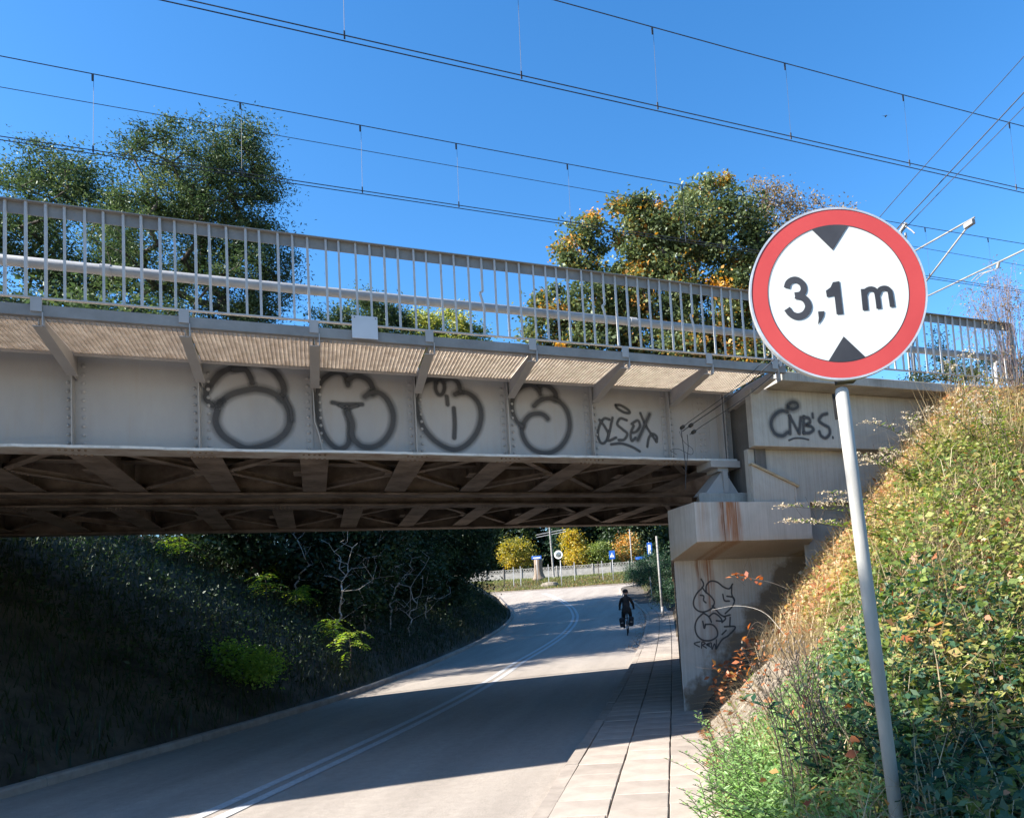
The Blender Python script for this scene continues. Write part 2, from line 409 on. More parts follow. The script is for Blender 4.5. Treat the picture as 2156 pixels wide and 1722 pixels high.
def blades_arr(P, h, w, rg, lean=.35, dirs=None):
    """curved grass blades: 3 segments, tapered"""
    n = len(P)
    az = rg.random(n) * 2 * math.pi
    D = np.stack([np.cos(az), np.sin(az), np.zeros(n)], 1) if dirs is None else dirs
    Sx = np.stack([-D[:, 1], D[:, 0], np.zeros(n)], 1)
    hh = (h * (.5 + rg.random(n)))[:, None]; ln = (lean * (.3 + 1.2 * rg.random(n)))[:, None]
    up = np.array([[0, 0, 1.]])
    p0 = P; p1 = P + up * hh * .55 + D * hh * ln * .35; p2 = P + up * hh * (1 - .3 * ln) + D * hh * ln * 1.1
    wv = (w * (.6 + .8 * rg.random(n)))[:, None]
    V = np.stack([p0 - Sx * wv, p0 + Sx * wv, p1 + Sx * wv * .7, p1 - Sx * wv * .7, p2], 1).reshape(-1, 3)
    b = np.arange(n)[:, None] * 5
    F1 = b + np.array([[0, 1, 2]]); F2 = b + np.array([[0, 2, 3]]); F3 = b + np.array([[3, 2, 4]])
    return V, np.concatenate([F1, F2, F3])
def blades(name, P, h, w, mat, rg, parent=None, kind='stuff', lean=.35, tmu=.5, tsd=.25, dirs=None):
    V, Fq = blades_arr(P, h, w, rg, lean, dirs)
    t_ = np.clip(rg.normal(tmu, tsd, len(P)), 0, 1)
    return npmesh(name, V, Fq, np.repeat(t_, 5), mat, parent, kind)

# ------------------------------------------------------------------ terrain functions
_yy = np.arange(-60, 130, .5)
def _sm(xs, ys, k=9):
    a = np.interp(_yy, xs, ys); ker = np.hanning(k + 2)[1:-1]; ker /= ker.sum()
    return np.convolve(np.pad(a, k, 'edge'), ker, 'same')[k:-k]
_L = _sm([-60, 10, 16.6, 27, 32, 38, 43, 47.9, 53.3, 62.3, 66, 70, 130], [-7.8, -7.75, -7.65, -8.2, -8.4, -8.8, -9.4, -10.5, -12.2, -14.9, -17.5, -26, -26])
_R = _sm([-60, 20.2, 29, 36.8, 39.8, 44.5, 50.4, 56, 61, 65, 70, 130], [-1.25, -1.25, -1.27, -1.37, -1.5, -2.1, -3.1, -4.0, -4.4, -2, 5, 5])
_C = _sm([-60, 7, 10.7, 16.5, 19, 23, 28, 32.4, 37.7, 41.8, 46.6, 52.6, 59.8, 64, 130], [-4.4, -4.4, -4.4, -4.55, -4.68, -4.92, -4.9, -4.9, -5.15, -5.55, -6.4, -7.9, -10.2, -12.1, -40])
Lk = lambda y: np.interp(y, _yy, _L)
Rk = lambda y: np.interp(y, _yy, _R)
Ck = lambda y: np.interp(y, _yy, _C)
def zb(y):
    y = np.asarray(y, float)
    return np.where(y < 12, 0, np.where(y < 45, .0015 * (y - 12) ** 2, np.where(y < 65, 1.6335 + .099 * (y - 45), 3.6135 + .03 * (np.minimum(y, 90) - 65))))
def ss(a, b, x):
    q = np.clip((x - a) / (b - a), 0, 1); return q * q * (3 - 2 * q)
def smin(a, b, k=.35):
    h_ = np.clip(.5 + .5 * (b - a) / k, 0, 1); return b * (1 - h_) + a * h_ - k * h_ * (1 - h_)
_ph = rng.random((6, 3)) * 6.28
def bumpy(x, y):
    z = 0
    for i in range(6):
        f_ = .5 * 1.7 ** i
        z = z + np.sin(x * f_ * math.cos(_ph[i, 0]) + y * f_ * math.sin(_ph[i, 0]) + _ph[i, 1]) * np.cos(y * f_ * .8 + _ph[i, 2]) / 1.6 ** i
    return z * .07
def gz(x, y):
    x = np.asarray(x, float); y = np.asarray(y, float)
    n = N[0] * x + N[1] * y; s = B[0] * x + B[1] * y
    z0 = zb(y) - .22
    dl = Lk(y) - .35 - x
    Pl = np.clip(4.6 - .67 * (8.3 - n), 1.3, 4.6)
    zl = smin(zb(y) - .02 + .68 * np.maximum(dl, 0), np.maximum(Pl, zb(y) + .3))
    rx = np.where(y < 24, .36, np.maximum(Rk(y) + 1.35, .36 - (y - 24) * .08))
    dr = x - rx
    Pr = np.where(n < 9, np.clip(4.25 - .66 * (8.4 - n), .12, 4.3), 4.3)
    zr_ = smin(zb(y) + .06 + np.where(n < 19.5, 1.0, .55) * np.maximum(dr, 0), np.maximum(Pr, zb(y) + .5))
    z = np.where(dl > 0, zl + bumpy(x, y) * ss(0, 2, dl), np.where(dr > 0, zr_ + bumpy(x, y) * ss(0, 1, dr), z0))
    yf = 68.2
    zf = 3.75 + 1.25 * ss(0, 8, y - yf) + bumpy(x, y)
    zf = np.where(y > 95, zf, zf)
    jx = (y > 62) & (y < yf) & (x > -60) & (x < 30)
    z = np.where(jx & ((y > 64.5) | (dl < 1.0)), np.minimum(z, zb(y) - .22), z)
    z = np.where(y >= yf, zf, z)
    return z

# ------------------------------------------------------------------ setting: ground, road, kerbs, pavement
xs = np.concatenate([-np.geomspace(900, 31, 14), np.arange(-30, 26, .35), np.geomspace(27, 900, 14)])
ys = np.concatenate([-np.geomspace(900, 9, 14), np.arange(-8, 84, .4), np.geomspace(85, 1500, 14)])
GX, GY = np.meshgrid(xs, ys); GZ = gz(GX, GY)
nx, ny = len(xs), len(ys)
idx = np.arange(nx * ny).reshape(ny, nx)
Fg = np.stack([idx[:-1, :-1], idx[:-1, 1:], idx[1:, 1:], idx[1:, :-1]], -1).reshape(-1, 4)
npmesh('ground', np.stack([GX, GY, GZ], -1).reshape(-1, 3), Fg, np.zeros(nx * ny), 'soil', kind='structure', smooth=True)

def strip(name, rows, mat, kind='structure', parent=None):
    """rows: list of lists of points across"""
    k = len(rows[0]); V = np.array(rows).reshape(-1, 3); i = np.arange(len(rows) * k).reshape(len(rows), k)
    Fq = np.stack([i[:-1, :-1], i[:-1, 1:], i[1:, 1:], i[1:, :-1]], -1).reshape(-1, 4)
    return npmesh(name, V, Fq, np.zeros(len(V)), mat, parent, kind, True)
rows = []
for y in np.arange(-30, 66.01, .5):
    l, r = float(Lk(y)), float(Rk(y))
    if y > 62: l = min(l, -14.6)
    row = []
    for q in np.linspace(0, 1, 9):
        row.append((l + (r - l) * q, y, float(zb(y)) - .12 + .035 * (1 - (2*q - 1) ** 2)))
    rows.append(row)
strip('road', rows, 'asphalt')
rows = []
for y in np.arange(63.5, 68.3, .6):
    rows.append([(x, y, float(zb(y)) - .095) for x in np.linspace(-60, 30, 30)])
strip('crossing_road', rows, 'asphalt')
# painted centre lines
for sgn in (-1, 1):
    rows = []
    for y in np.arange(-30, 61.5, .5):
        cx_ = float(Ck(y)); tx = float(Ck(y + .3) - Ck(y - .3)) / .6; l_ = math.hypot(1, tx)
        q = (cx_ - Lk(y)) / (Rk(y) - Lk(y))
        z = float(zb(y)) - .12 + .035 * (1 - (2*q - 1) ** 2) + .006
        a = sgn * .125
        rows.append([(cx_ + (a - .065) * l_, y, z), (cx_ + (a + .065) * l_, y, z)])
    tag(strip('road_marking', rows, 'road_paint'), kind='structure')

def kerb(name, fx, side, y0, y1, step, wd=.15, top=0.0, mat='kerb_stone'):
    root = tag(empty(name), kind='structure')
    y = y0; k = 0
    far = MB()
    while y < y1:
        L = step - .012
        xa, xb = float(fx(y)), float(fx(y + L)); za, zb_ = float(zb(y)), float(zb(y + L))
        jz = random.uniform(-.006, .006); jx = random.uniform(-.006, .006)
        m = MB() if y < 30 and y > -3 else far
        pr = [(-.0, -.30), (.0, top - .025), (.02, top), (wd, top), (wd, -.30)]
        r1 = [(xa + side * a + jx, y, za + b + jz) for a, b in pr]; r2 = [(xb + side * a + jx, y + L, zb_ + b + jz) for a, b in pr]
        m.loft([r1, r2])
        if m is not far: m.build('kerb_stone', mat, root)
        y += step; k += 1
    far.build('kerb_stone', mat, root, kind='stuff')
kerb('kerb', Rk, 1, -2, 63, .98)
kerb('kerb', Lk, -1, -4, 63, .98, top=-.01)
# far kerb
root = tag(empty('kerb'), kind='structure')
m = MB()
for x in np.arange(-60, 25, 1.0): m.box(x, x + .985, 68.2, 68.4, 3.4, 3.74 + random.uniform(-.008, .008))
m.build('kerb_stone', 'kerb_stone', root, kind='stuff')

# pavement: one slab mesh, copied
rows = []
for y in np.arange(-8, 62, .5):
    r = float(Rk(y)) + .14
    e = .38 if y < 24 else max(r + 1.05, .38 - (y - 24) * .08)
    rows.append([(r, y, float(zb(y)) - .035), (e + .5, y, float(zb(y)) - .035)])
pav = strip('pavement', rows, 'bed_sand')
SW = .475
slab_m = []
for k in range(4):
    m = MB(); j = lambda: random.uniform(-.004, .004); w_ = SW / 2 - .0045
    b_ = .006
    top = [(-w_+b_+j(), -w_+b_+j()), (w_-b_+j(), -w_+b_+j()), (w_-b_+j(), w_-b_+j()), (-w_+b_+j(), w_-b_+j())]
    low = [(-w_, -w_), (w_, -w_), (w_, w_), (-w_, w_)]
    m.loft([[(a, b, -.06) for a, b in low], [(a, b, -.006) for a, b in low], [(a, b, 0) for a, b in top]])
    slab_m.append(m.mesh('slab', 'slab_concrete'))
cnt = 0
far = MB()
for i in range(110):
    for c in range(3):
        y = -1.5 + i * SW + (.5 * SW if c == 1 else 0) * 0 + c * .13; xr = (float(Rk(y)) + 1.25) if y > 20 else 0
        x = -1.10 + SW * (c + .5) + .003 * c + xr
        z = float(zb(y))
        if y < 22 and cnt < 290:
            o = bpy.data.objects.new('slab', slab_m[random.randrange(4)]); COL.objects.link(o); o.parent = pav
            sl = float(zb(y + .2) - zb(y - .2)) / .4
            o.location = (x + random.uniform(-.003, .003), y, z + random.uniform(-.002, .002))
            o.rotation_euler = (math.atan(sl) + random.uniform(-.003, .003), random.uniform(-.004, .004), random.uniform(-.01, .01)); cnt += 1
        elif y < 46:
            far.add([(x - SW/2 + .01, y - SW/2 + .01, float(zb(y - .23))), (x + SW/2 - .01, y - SW/2 + .01, float(zb(y - .23))), (x + SW/2 - .01, y + SW/2 - .01, float(zb(y + .23))), (x - SW/2 + .01, y + SW/2 - .01, float(zb(y + .23)))], [(0, 1, 2, 3)])
far.build('slab', 'slab_concrete', pav, kind='stuff')

# ------------------------------------------------------------------ the bridge (local x = s along the bridge, y = n away from the camera)
S0, N0 = 1.0, 14.0
bridge = empty('railway_bridge', P3(S0, N0, 0), BANG)
tag(bridge, 'long grey riveted steel railway bridge with bubble-letter graffiti crossing above the road', 'bridge')
def lb(s, n, z=0): return (s - S0, n - N0, z)
class BB(MB):
    def sbox(self, s0, s1, n0, n1, z0, z1): self.box(s0 - S0, s1 - S0, n0 - N0, n1 - N0, z0, z1)
skew = .4956
def send(n): return 6.05 + (n - 9.75) * skew
SL = -12.0
ZF, ZW = 3.70, 4.80            # bottom of girders, top of web
G = [9.78, 12.85, 14.05, 17.55]
for gi, gn in enumerate(G):
    e = send(gn) - (.0 if gi == 0 else .15)
    l = SL + (gn - 9.75) * skew
    m = BB(); m.sbox(l, e, gn - .007, gn + .007, ZF + .03, ZW); m.build('girder_web', 'painted_steel' if gi == 0 else 'rusty_steel', bridge)
    # bottom flange with slightly bent, ragged edge
    m = BB(); rr = []
    for s_ in np.arange(l, e + .05, .1):
        s_ = min(s_, e); j = random.uniform(-.006, .006); jz = .004 * math.sin(s_ * 2.1 + gi) + random.uniform(-.003, .003)
        rr.append([lb(s_, gn - .18 + j, ZF + jz), lb(s_, gn + .18, ZF), lb(s_, gn + .18, ZF + .032), lb(s_, gn - .18 + j, ZF + .03 + jz)])
    m.loft(rr); m.build('bottom_flange', 'flange_steel' if gi == 0 else 'rusty_steel', bridge)
    if gi == 0:
        m = BB(); m.loft([[(q[0][0], q[0][1] - .003, q[0][2] + .006), (q[0][0], q[0][1] - .001, q[0][2] + .034), (q[0][0], q[0][1] + .17, q[0][2] + .036), (q[0][0], q[0][1] + .17, q[0][2] + .033)] for q in rr])
        m.build('flange_lip', 'pale_edge', bridge)  # pale strip along the near flange edge, lighter than the steel
    m = BB(); m.sbox(l, e, gn - .16, gn + .16, ZW, ZW + .035); m.build('top_flange', 'painted_steel' if gi == 0 else 'rusty_steel', bridge)
ST = [.05 + 1.222 * k for k in range(-9, 5)]
rv = MB(); rv.ball((0, 0, 0), .0215, 10, 6, (1, .8, 1)); rivet_me = rv.mesh('rivet', 'painted_steel', True)
rivets = 0; riv_far = BB()
stiff = BB()
for k, s_ in enumerate(ST):
    # angle stiffener: outstanding leg + leg on the web
    m = BB()
    bent = abs(s_ - .05) < .01
    if bent:
        rr = []
        for z, dx, pr in ((ZF + .035, .10, .10), (3.95, .06, .11), (4.1, .015, .12), (ZW - .02, 0, .12)):
            a = s_ + dx
            rr.append([lb(a - .006, 9.773, z), lb(a + .006, 9.773, z), lb(a + .006, 9.773 - pr, z), lb(a - .006, 9.773 - pr, z)])
        m.loft(rr)
    else:
        m.sbox(s_ - .006, s_ + .006, 9.653, 9.773, ZF + .035, ZW - .02)
    m.sbox(s_ - .085, s_ - .008, 9.761, 9.7725, ZF + .04, ZW - .02)
    m.build('stiffener', 'painted_steel', bridge)
    for off in (-.085, .055) if True else ():
        for j in range(10):
            z = ZF + .09 + j * .098
            if z > ZW - .12: continue
            if s_ > -3.6 and rivets < 240:
                o = bpy.data.objects.new('rivet', rivet_me); COL.objects.link(o); o.parent = bridge
                o.location = lb(s_ + off + .03, 9.7725 if off > 0 else 9.761, z); rivets += 1
            else: riv_far.ball(lb(s_ + off + .03, 9.77, z), .0155, 6, 4)
# end post with double rows of rivets
m = BB(); m.sbox(5.80, 5.815, 9.60, 9.77, ZF + .035, ZW - .02); m.sbox(5.845, 5.86, 9.60, 9.77, ZF + .035, ZW - .02)
m.sbox(5.66, 6.03, 9.765, 9.7725, ZF + .04, ZW - .02); m.build('end_post', 'painted_steel', bridge)
for sx in (5.50, 5.57, 5.90, 5.97):
    for j in range(11):
        z = ZF + .09 + j * .093
        o = bpy.data.objects.new('rivet', rivet_me); COL.objects.link(o); o.parent = bridge
        o.location = lb(sx, 9.772 if sx < 5.7 else 9.764, z)
m = BB(); m.sbox(5.40, 5.62, 9.768, 9.7725, ZF + .04, ZW - .02); m.build('splice_plate', 'painted_steel', bridge)
riv_far.build('rivet', 'painted_steel', bridge, kind='stuff')

# lattice under the deck: cross beams and diagonal angles between girders 1-2 and 3-4
rr2 = BB()
for (a, b) in ((0, 1), (2, 3)):
    na, nb_ = G[a] + .12, G[b] - .12
    for k, s_ in enumerate(ST + [ST[-1] + 1.1, ST[-1] + 2.3, ST[-1] + 3.4]):
        sa = s_ + (0 if a == 0 else 1.9); sb = sa
        if sb > send(nb_) - .4: continue
        m = BB(); m.sbox(sa - .17, sa + .17, na, nb_, ZF + .045, ZF + .06); m.sbox(sa - .008, sa + .008, na, nb_, ZF + .06, 4.25)
        m.build('cross_beam', 'rusty_steel', bridge)
        # diagonals in a zigzag
        if sa + 1.222 < send(nb_) - .3:
            mid = (na + nb_) / 2
            for (p, q) in (((sa + .1, na), (sa + 1.12, mid)), ((sa + 1.12, mid), (sa + .1, nb_))) if k % 2 else (((sa + 1.12, na), (sa + .1, mid)), ((sa + .1, mid), (sa + 1.12, nb_))):
                m = BB(); m.bar(lb(p[0], p[1], ZF + .085), lb(q[0], q[1], ZF + .085), .10, .012); m.bar(lb(p[0], p[1], ZF + .125), lb(q[0], q[1], ZF + .125), .012, .08)
                m.build('brace', 'rusty_steel', bridge)
                # bolt heads along the brace near its ends
                for f_ in (.06, .1, .14, .18, .82, .86, .90, .94):
                    s2, n2 = p[0] + (q[0]-p[0])*f_, p[1] + (q[1]-p[1])*f_
                    rr2.ball(lb(s2, n2, ZF + .078), .016, 6, 4)
            m = BB(); m.sbox(sa + .95, sa + 1.29, mid - .16, mid + .16, ZF + .066, ZF + .076); m.build('gusset_plate', 'rusty_steel', bridge)
        for j in range(5):
            rr2.ball(lb(sa - .12 + j * .06, na + .03, ZF - .002), .016, 6, 4); rr2.ball(lb(sa - .12 + j * .06, na - .22, ZF - .004), .015, 6, 4)
    # longitudinal stringers and dark deck above
    for f_ in (.28, .72):
        nn_ = na + (nb_ - na) * f_
        m = BB(); m.sbox(SL + 1, send(nn_) - .4, nn_ - .09, nn_ + .09, 4.02, 4.04); m.sbox(SL + 1, send(nn_) - .4, nn_ - .008, nn_ + .008, 4.04, 4.36); m.build('stringer', 'rusty_steel', bridge)
    for q, s_ in enumerate(np.arange(SL + 2.2, send(nb_) - .6, .61)):
        m = BB(); m.sbox(s_ - .12, s_ + .12, na - .02, nb_ + .02, 4.37, 4.57); m.build('sleeper', 'dark_deck', bridge)
rr2.build('rivet', 'rusty_steel', bridge, kind='stuff')
m = BB(); m.add([lb(SL, 9.8, 4.60), lb(6.0, 9.8, 4.60), lb(send(18.3), 18.3, 4.60), lb(SL + 4.2, 18.3, 4.60), lb(SL, 9.8, 4.66), lb(6.0, 9.8, 4.66), lb(send(18.3), 18.3, 4.66), lb(SL + 4.2, 18.3, 4.66)],
              [(0, 3, 2, 1), (4, 5, 6, 7), (0, 1, 5, 4), (1, 2, 6, 5), (2, 3, 7, 6), (3, 0, 4, 7)]); m.build('deck', 'dark_deck', bridge)
# walkway: brackets, edge beam, grating panels
NE = 8.45
def bracket(s_):
    m = BB(); rr = []
    # tapered web in the cross plane
    for dn, z0, z1 in ((9.765, 4.50, 4.76), (8.50, 4.66, 4.76)):
        rr.append([lb(s_ - .005, dn, z0), lb(s_ + .005, dn, z0), lb(s_ + .005, dn, z1), lb(s_ - .005, dn, z1)])
    m.loft(rr)
    rr = []
    for dn, z0 in ((9.60, 4.512), (8.50, 4.65)):
        rr.append([lb(s_ - .05, dn, z0 - .008), lb(s_ + .05, dn, z0 - .008), lb(s_ + .05, dn, z0), lb(s_ - .05, dn, z0)])
    m.loft(rr)
    m.sbox(s_ - .045, s_ + .045, 8.43, 8.442, 4.765, 4.90)       # small plate that carries the railing
    m.sbox(s_ + .045, s_ + .055, 8.43, 8.50, 4.63, 4.76)
    m.build('bracket', 'painted_steel', bridge)
BR = [s_ + .03 for s_ in ST] + [6.02]
for s_ in BR: bracket(s_)
m = BB(); m.sbox(SL, 6.2, 8.445, 8.453, 4.725, 4.835); m.sbox(SL, 6.2, 8.453, 8.51, 4.725, 4.733); m.build('edge_beam', 'dull_paint', bridge)
m = BB(); m.sbox(SL, 6.0, 9.60, 9.62, 4.735, 4.79); m.build('inner_beam', 'painted_steel', bridge)
def grating(w_):
    m = MB(); n_ = int(w_ / .044)
    for i in range(n_ + 1): x = w_ * i / n_; m.box(x - .004, x + .004, 8.46 - 9.0, 9.60 - 9.0, 0, .03)
    for i in range(24): y = 8.47 + 1.12 * i / 23 - 9.0; m.box(0, w_, y - .0025, y + .0025, .004, .027)
    return m.mesh('grating_panel', 'grating_steel')
gm = grating(1.222 - .03)
for s_ in BR[:-2]:
    o = bpy.data.objects.new('grating_panel', gm); COL.objects.link(o); o.parent = bridge; o.location = lb(s_ + .015, 9.0, 4.763)
gm2 = grating(.98)
o = bpy.data.objects.new('grating_panel', gm2); COL.objects.link(o); o.parent = bridge; o.location = lb(BR[-2] + .015, 9.0, 4.763)
# railing: Empty part with its own sub-parts
rail = empty('railing', (0, 0, 0)); rail.parent = bridge
m = BB(); m.sbox(SL, 10.78, NE - .03, NE + .03, 5.845, 5.855); m.sbox(SL, 10.78, NE + .02, NE + .03, 5.73, 5.845); m.build('top_rail', 'dull_paint', rail)
m = BB(); m.sbox(SL, 10.78, NE - .02, NE + .02, 4.895, 4.908); m.build('lower_rail', 'rail_steel', rail)
bm_ = MB(); bm_.box(-.011, .011, -.011, .011, 4.908, 5.845); bal = bm_.mesh('baluster', 'rail_steel')
bb_ = MB()
for (x0, z0), (x1, z1) in (((0, 4.908), (.012, 5.24)), ((.012, 5.24), (-.035, 5.42)), ((-.035, 5.42), (0, 5.44)), ((0, 5.44), (0, 5.845))):
    bb_.bar((x0, 0, z0), (x1, 0, z1), .022, .022, (0, 1, 0))
balb = bb_.mesh('baluster', 'rail_steel')
k = 0
for s_ in np.arange(-.571 - .157 * 70, 10.75, .157):
    k += 1
    bent = min(abs(s_ - 1.94), abs(s_ - 3.50), abs(s_ - 4.76)) < .08
    o = bpy.data.objects.new('baluster', balb if bent else bal); COL.objects.link(o); o.parent = rail
    o.location = lb(s_, NE, 0); o.rotation_euler = (random.uniform(-.002, .002), random.uniform(-.003, .003), random.uniform(-.2, .2))
m = BB(); m.sbox(6.09, 6.13, NE - .025, NE + .025, 4.80, 5.84); m.build('post', 'rail_steel', rail)
m = BB(); m.sbox(10.74, 10.79, NE - .025, NE + .025, 4.80, 5.84); m.build('post', 'rail_steel', rail)
m = BB(); m.tube([lb(SL, 8.68, 5.345), lb(10.8, 8.68, 5.345)], .052, 16)
m.build('pipe', 'galvanized', rail, smooth=True)
m = BB()
for s_ in (3.95, -1.9): m.tube([lb(s_, 8.68, 5.345), lb(s_ + .09, 8.68, 5.345)], .059, 16)
m.build('pipe_sleeve', 'galvanized', rail, smooth=False)
# far side walkway edge and railing
m = BB(); m.sbox(SL + 4, 13, 17.7, 18.38, 4.66, 4.70); m.build('far_walkway', 'dark_deck', bridge)
m = BB(); m.sbox(SL + 4, 12, 18.38, 18.39, 4.62, 4.80); m.build('edge_beam', 'painted_steel', bridge)
rail2 = empty('railing', (0, 0, 0)); rail2.parent = bridge
m = BB(); m.sbox(SL + 4, 15, 18.72, 18.77, 5.30, 5.36); m.sbox(SL + 4, 15, 18.72, 18.77, 5.78, 5.84)
for s_ in np.arange(SL + 4.2, 15, 1.9): m.sbox(s_, s_ + .05, 18.72, 18.76, 4.7, 5.8)
m.build('rail', 'rail_steel', rail2)
# fallen leaves and weeds along the walkway edge seen under the lower rail are part of the far ballast
# bearings over the pier
m = BB(); m.sbox(5.52, 6.03, 9.55, 10.0, 3.595, 3.695); m.sbox(5.66, 5.84, 9.6, 9.95, 3.54, 3.595)
m.build('bearing_plate', 'painted_steel', bridge)
m = BB()
m.loft([[lb(5.41, 9.58, 3.20), lb(5.98, 9.58, 3.20), lb(5.98, 9.98, 3.20), lb(5.41, 9.98, 3.20)], [lb(5.73, 9.62, 3.54), lb(5.79, 9.62, 3.54), lb(5.79, 9.94, 3.54), lb(5.73, 9.94, 3.54)]])
m.build('rocker', 'painted_steel', bridge)
m = BB(); m.sbox(5.72, 5.80, 9.555, 9.60, 3.21, 3.545); m.sbox(5.50, 6.02, 9.53, 10.0, 3.185, 3.20); m.sbox(6.02, 6.10, 9.60, 9.64, 3.185, 3.215)
m.build('rocker_rib', 'painted_steel', bridge)
for gn in G[1:]:
    e = send(gn); m = BB(); m.sbox(e - .55, e - .1, gn - .2, gn + .2, 3.20, 3.69); m.build('bearing_plate', 'rusty_steel', bridge)

# ------------------------------------------------------------------ graffiti
def T1(x, y): return ((900 + x / 1.7217) * .539, (800 + y / 1.7217) * .539)
def T5(x, y): return ((1900 + x / 1.9136) * .539, (1350 + y / 1.9136) * .539)
def TZ(x, y): return ((2600 + x / 2.0257) * .539, (1400 + y / 2.0257) * .539)
def T6(x, y): return ((2500 + x / 1.5652) * .539, (1800 + y / 1.5652) * .539)
def catmull(P, sub=6):
    P = [np.array(p, float) for p in P]
    if len(P) < 3: return P
    Q = [2 * P[0] - P[1]] + P + [2 * P[-1] - P[-2]]; out = []
    for i in range(1, len(Q) - 2):
        for k in range(sub):
            u = k / sub; a, b, c, d = Q[i-1], Q[i], Q[i+1], Q[i+2]
            out.append(.5 * ((2*b) + (-a + c)*u + (2*a - 5*b + 4*c - d)*u*u + (-a + 3*b - 3*c + d)*u**3))
    out.append(P[-1]); return out
class SB(BB): pass
layer = [0]
def stroke(mb, P, wd, soft, tf, n, k0=0, yoff=.004, lower=None, dens=1.0):
    """a sprayed line on the plane at distance n; dense core of width wd, soft fringe"""
    layer[0] += 1
    pts = [np.array(onn(*tf(*p), n)) for p in P]
    pts = catmull(pts, 7)
    prof = [(-wd/2 - soft*1.3, 0), (-wd/2 - soft*.25, .38), (-wd*.36, .9), (wd*.36, .9), (wd/2 + soft*.25, .38), (wd/2 + soft*1.3, 0)]
    nn_ = n - yoff - (layer[0] % 9) * .0005
    vs = []; av = []; L = len(pts); K = len(prof)
    for i, p in enumerate(pts):
        d = pts[min(i+1, L-1)] - pts[max(i-1, 0)]; d /= (np.linalg.norm(d) + 1e-9); nv = np.array([-d[1], d[0]])
        endf = 1.0
        for o_, a in prof:
            q = p + nv * o_; vs.append(lb(q[0], nn_, q[1])); av.append(a * dens)
    # rounded caps: extend half a width with fading alpha
    fs = []
    for i in range(L - 1):
        for j in range(K - 1):
            a = i*K + j; fs.append((a, a+1, a+1+K, a+K))
    mb.add(vs, fs, av)
    for e, sg in ((0, -1), (L-1, 1)):
        p = pts[e]; q = pts[e - sg]; d = (p - q); d /= (np.linalg.norm(d) + 1e-9); nv = np.array([-d[1], d[0]])
        vs = [lb(p[0], nn_, p[1])]; av = [.92 * dens]; m_ = 9
        for rr_, aa in ((wd*.36, .9), (wd/2 + soft*.25, .38), (wd/2 + soft*1.3, 0)):
            for k in range(m_):
                th = -math.pi/2 + math.pi * k / (m_ - 1); v = p + (d * math.cos(th) + nv * math.sin(th)) * rr_
                vs.append(lb(v[0], nn_, v[1])); av.append(aa * dens)
        fs = [(0, 1 + k, 2 + k) for k in range(m_ - 1)]
        for r_ in range(2):
            for k in range(m_ - 1):
                a = 1 + r_*m_ + k; fs.append((a, a + m_, a + m_ + 1, a + 1))
        mb.add(vs, fs, av)
NW = 9.773
def graf(name, strokes, parent=bridge, label=None):
    m = BB()
    for (P, wd, soft, tf, n) in strokes: stroke(m, P, wd, soft, tf, n)
    return m.build(name, 'spray_paint', parent, label=label)
W1, S1 = .052, .032
def g1(P, wd=W1, so=S1): return (P, wd, so, T1, NW)
graf('graffiti', [
    g1([(-150, 1230), (-60, 1130), (60, 1085), (150, 1070), (230, 1085), (300, 1125), (345, 1190), (360, 1250), (348, 1295)], .062, .04),
    g1([(20, 1110), (100, 1112), (130, 1150), (148, 1198)]),
    g1([(-150, 1230), (-165, 1300), (-120, 1350)]),
    g1([(-70, 1330), (0, 1280), (95, 1250), (180, 1240), (270, 1260), (340, 1305), (390, 1375), (400, 1460), (372, 1530), (300, 1590), (215, 1622), (110, 1638), (20, 1600), (-60, 1540), (-100, 1450), (-70, 1330)], .060, .045),
    g1([(370, 1300), (405, 1380), (412, 1450)], .03, .03)])
graf('graffiti', [
    g1([(790, 1215), (778, 1160), (735, 1130), (672, 1140), (612, 1190), (585, 1260), (580, 1340), (592, 1430), (622, 1530), (672, 1605), (730, 1640), (782, 1622), (802, 1570), (805, 1500), (795, 1430), (778, 1385)]),
    g1([(792, 1175), (850, 1152), (920, 1175), (955, 1225), (958, 1272)], .058, .04),
    g1([(905, 1290), (938, 1268), (990, 1262), (1045, 1300), (1082, 1365), (1095, 1435), (1080, 1515), (1030, 1590), (960, 1628), (890, 1626), (845, 1595), (815, 1545), (818, 1470), (790, 1400)], .055, .04),
    g1([(685, 1330), (760, 1342), (885, 1342)], .045, .016),
    g1([(735, 1350), (785, 1368), (850, 1352)], .04, .016), g1([(785, 1360), (788, 1400)], .05, .016)])
graf('graffiti', [
    g1([(1392, 1175), (1378, 1230), (1398, 1275), (1425, 1272), (1440, 1228), (1425, 1185), (1395, 1172)], .042, .02),
    g1([(1400, 1168), (1325, 1182), (1270, 1230), (1248, 1310), (1260, 1400), (1300, 1500), (1370, 1582), (1450, 1632), (1520, 1645), (1592, 1610), (1652, 1540), (1682, 1455), (1682, 1375), (1650, 1308), (1600, 1270), (1550, 1262), (1512, 1275)], .055, .04),
    g1([(1432, 1178), (1490, 1170), (1532, 1200), (1545, 1255)], .052, .035),
    g1([(1455, 1290), (1461, 1345)], .045, .014), g1([(1502, 1368), (1508, 1470), (1505, 1568)], .05, .014)])
def g5(P, wd=.052, so=.035): return (P, wd, so, T5, NW)
graf('graffiti', [
    g5([(400, 362), (382, 322), (330, 298), (270, 310), (215, 358), (192, 430), (200, 510), (230, 570), (268, 605)], .045, .035),
    g5([(382, 308), (430, 295), (480, 315), (515, 358), (518, 400)], .06, .045),
    g5([(355, 452), (400, 412), (460, 395), (530, 410), (585, 460), (615, 530), (622, 610), (600, 690), (550, 760), (480, 798), (400, 798), (330, 762), (282, 700), (265, 630), (290, 560), (332, 518), (390, 508), (432, 520), (458, 546)], .052, .035)])
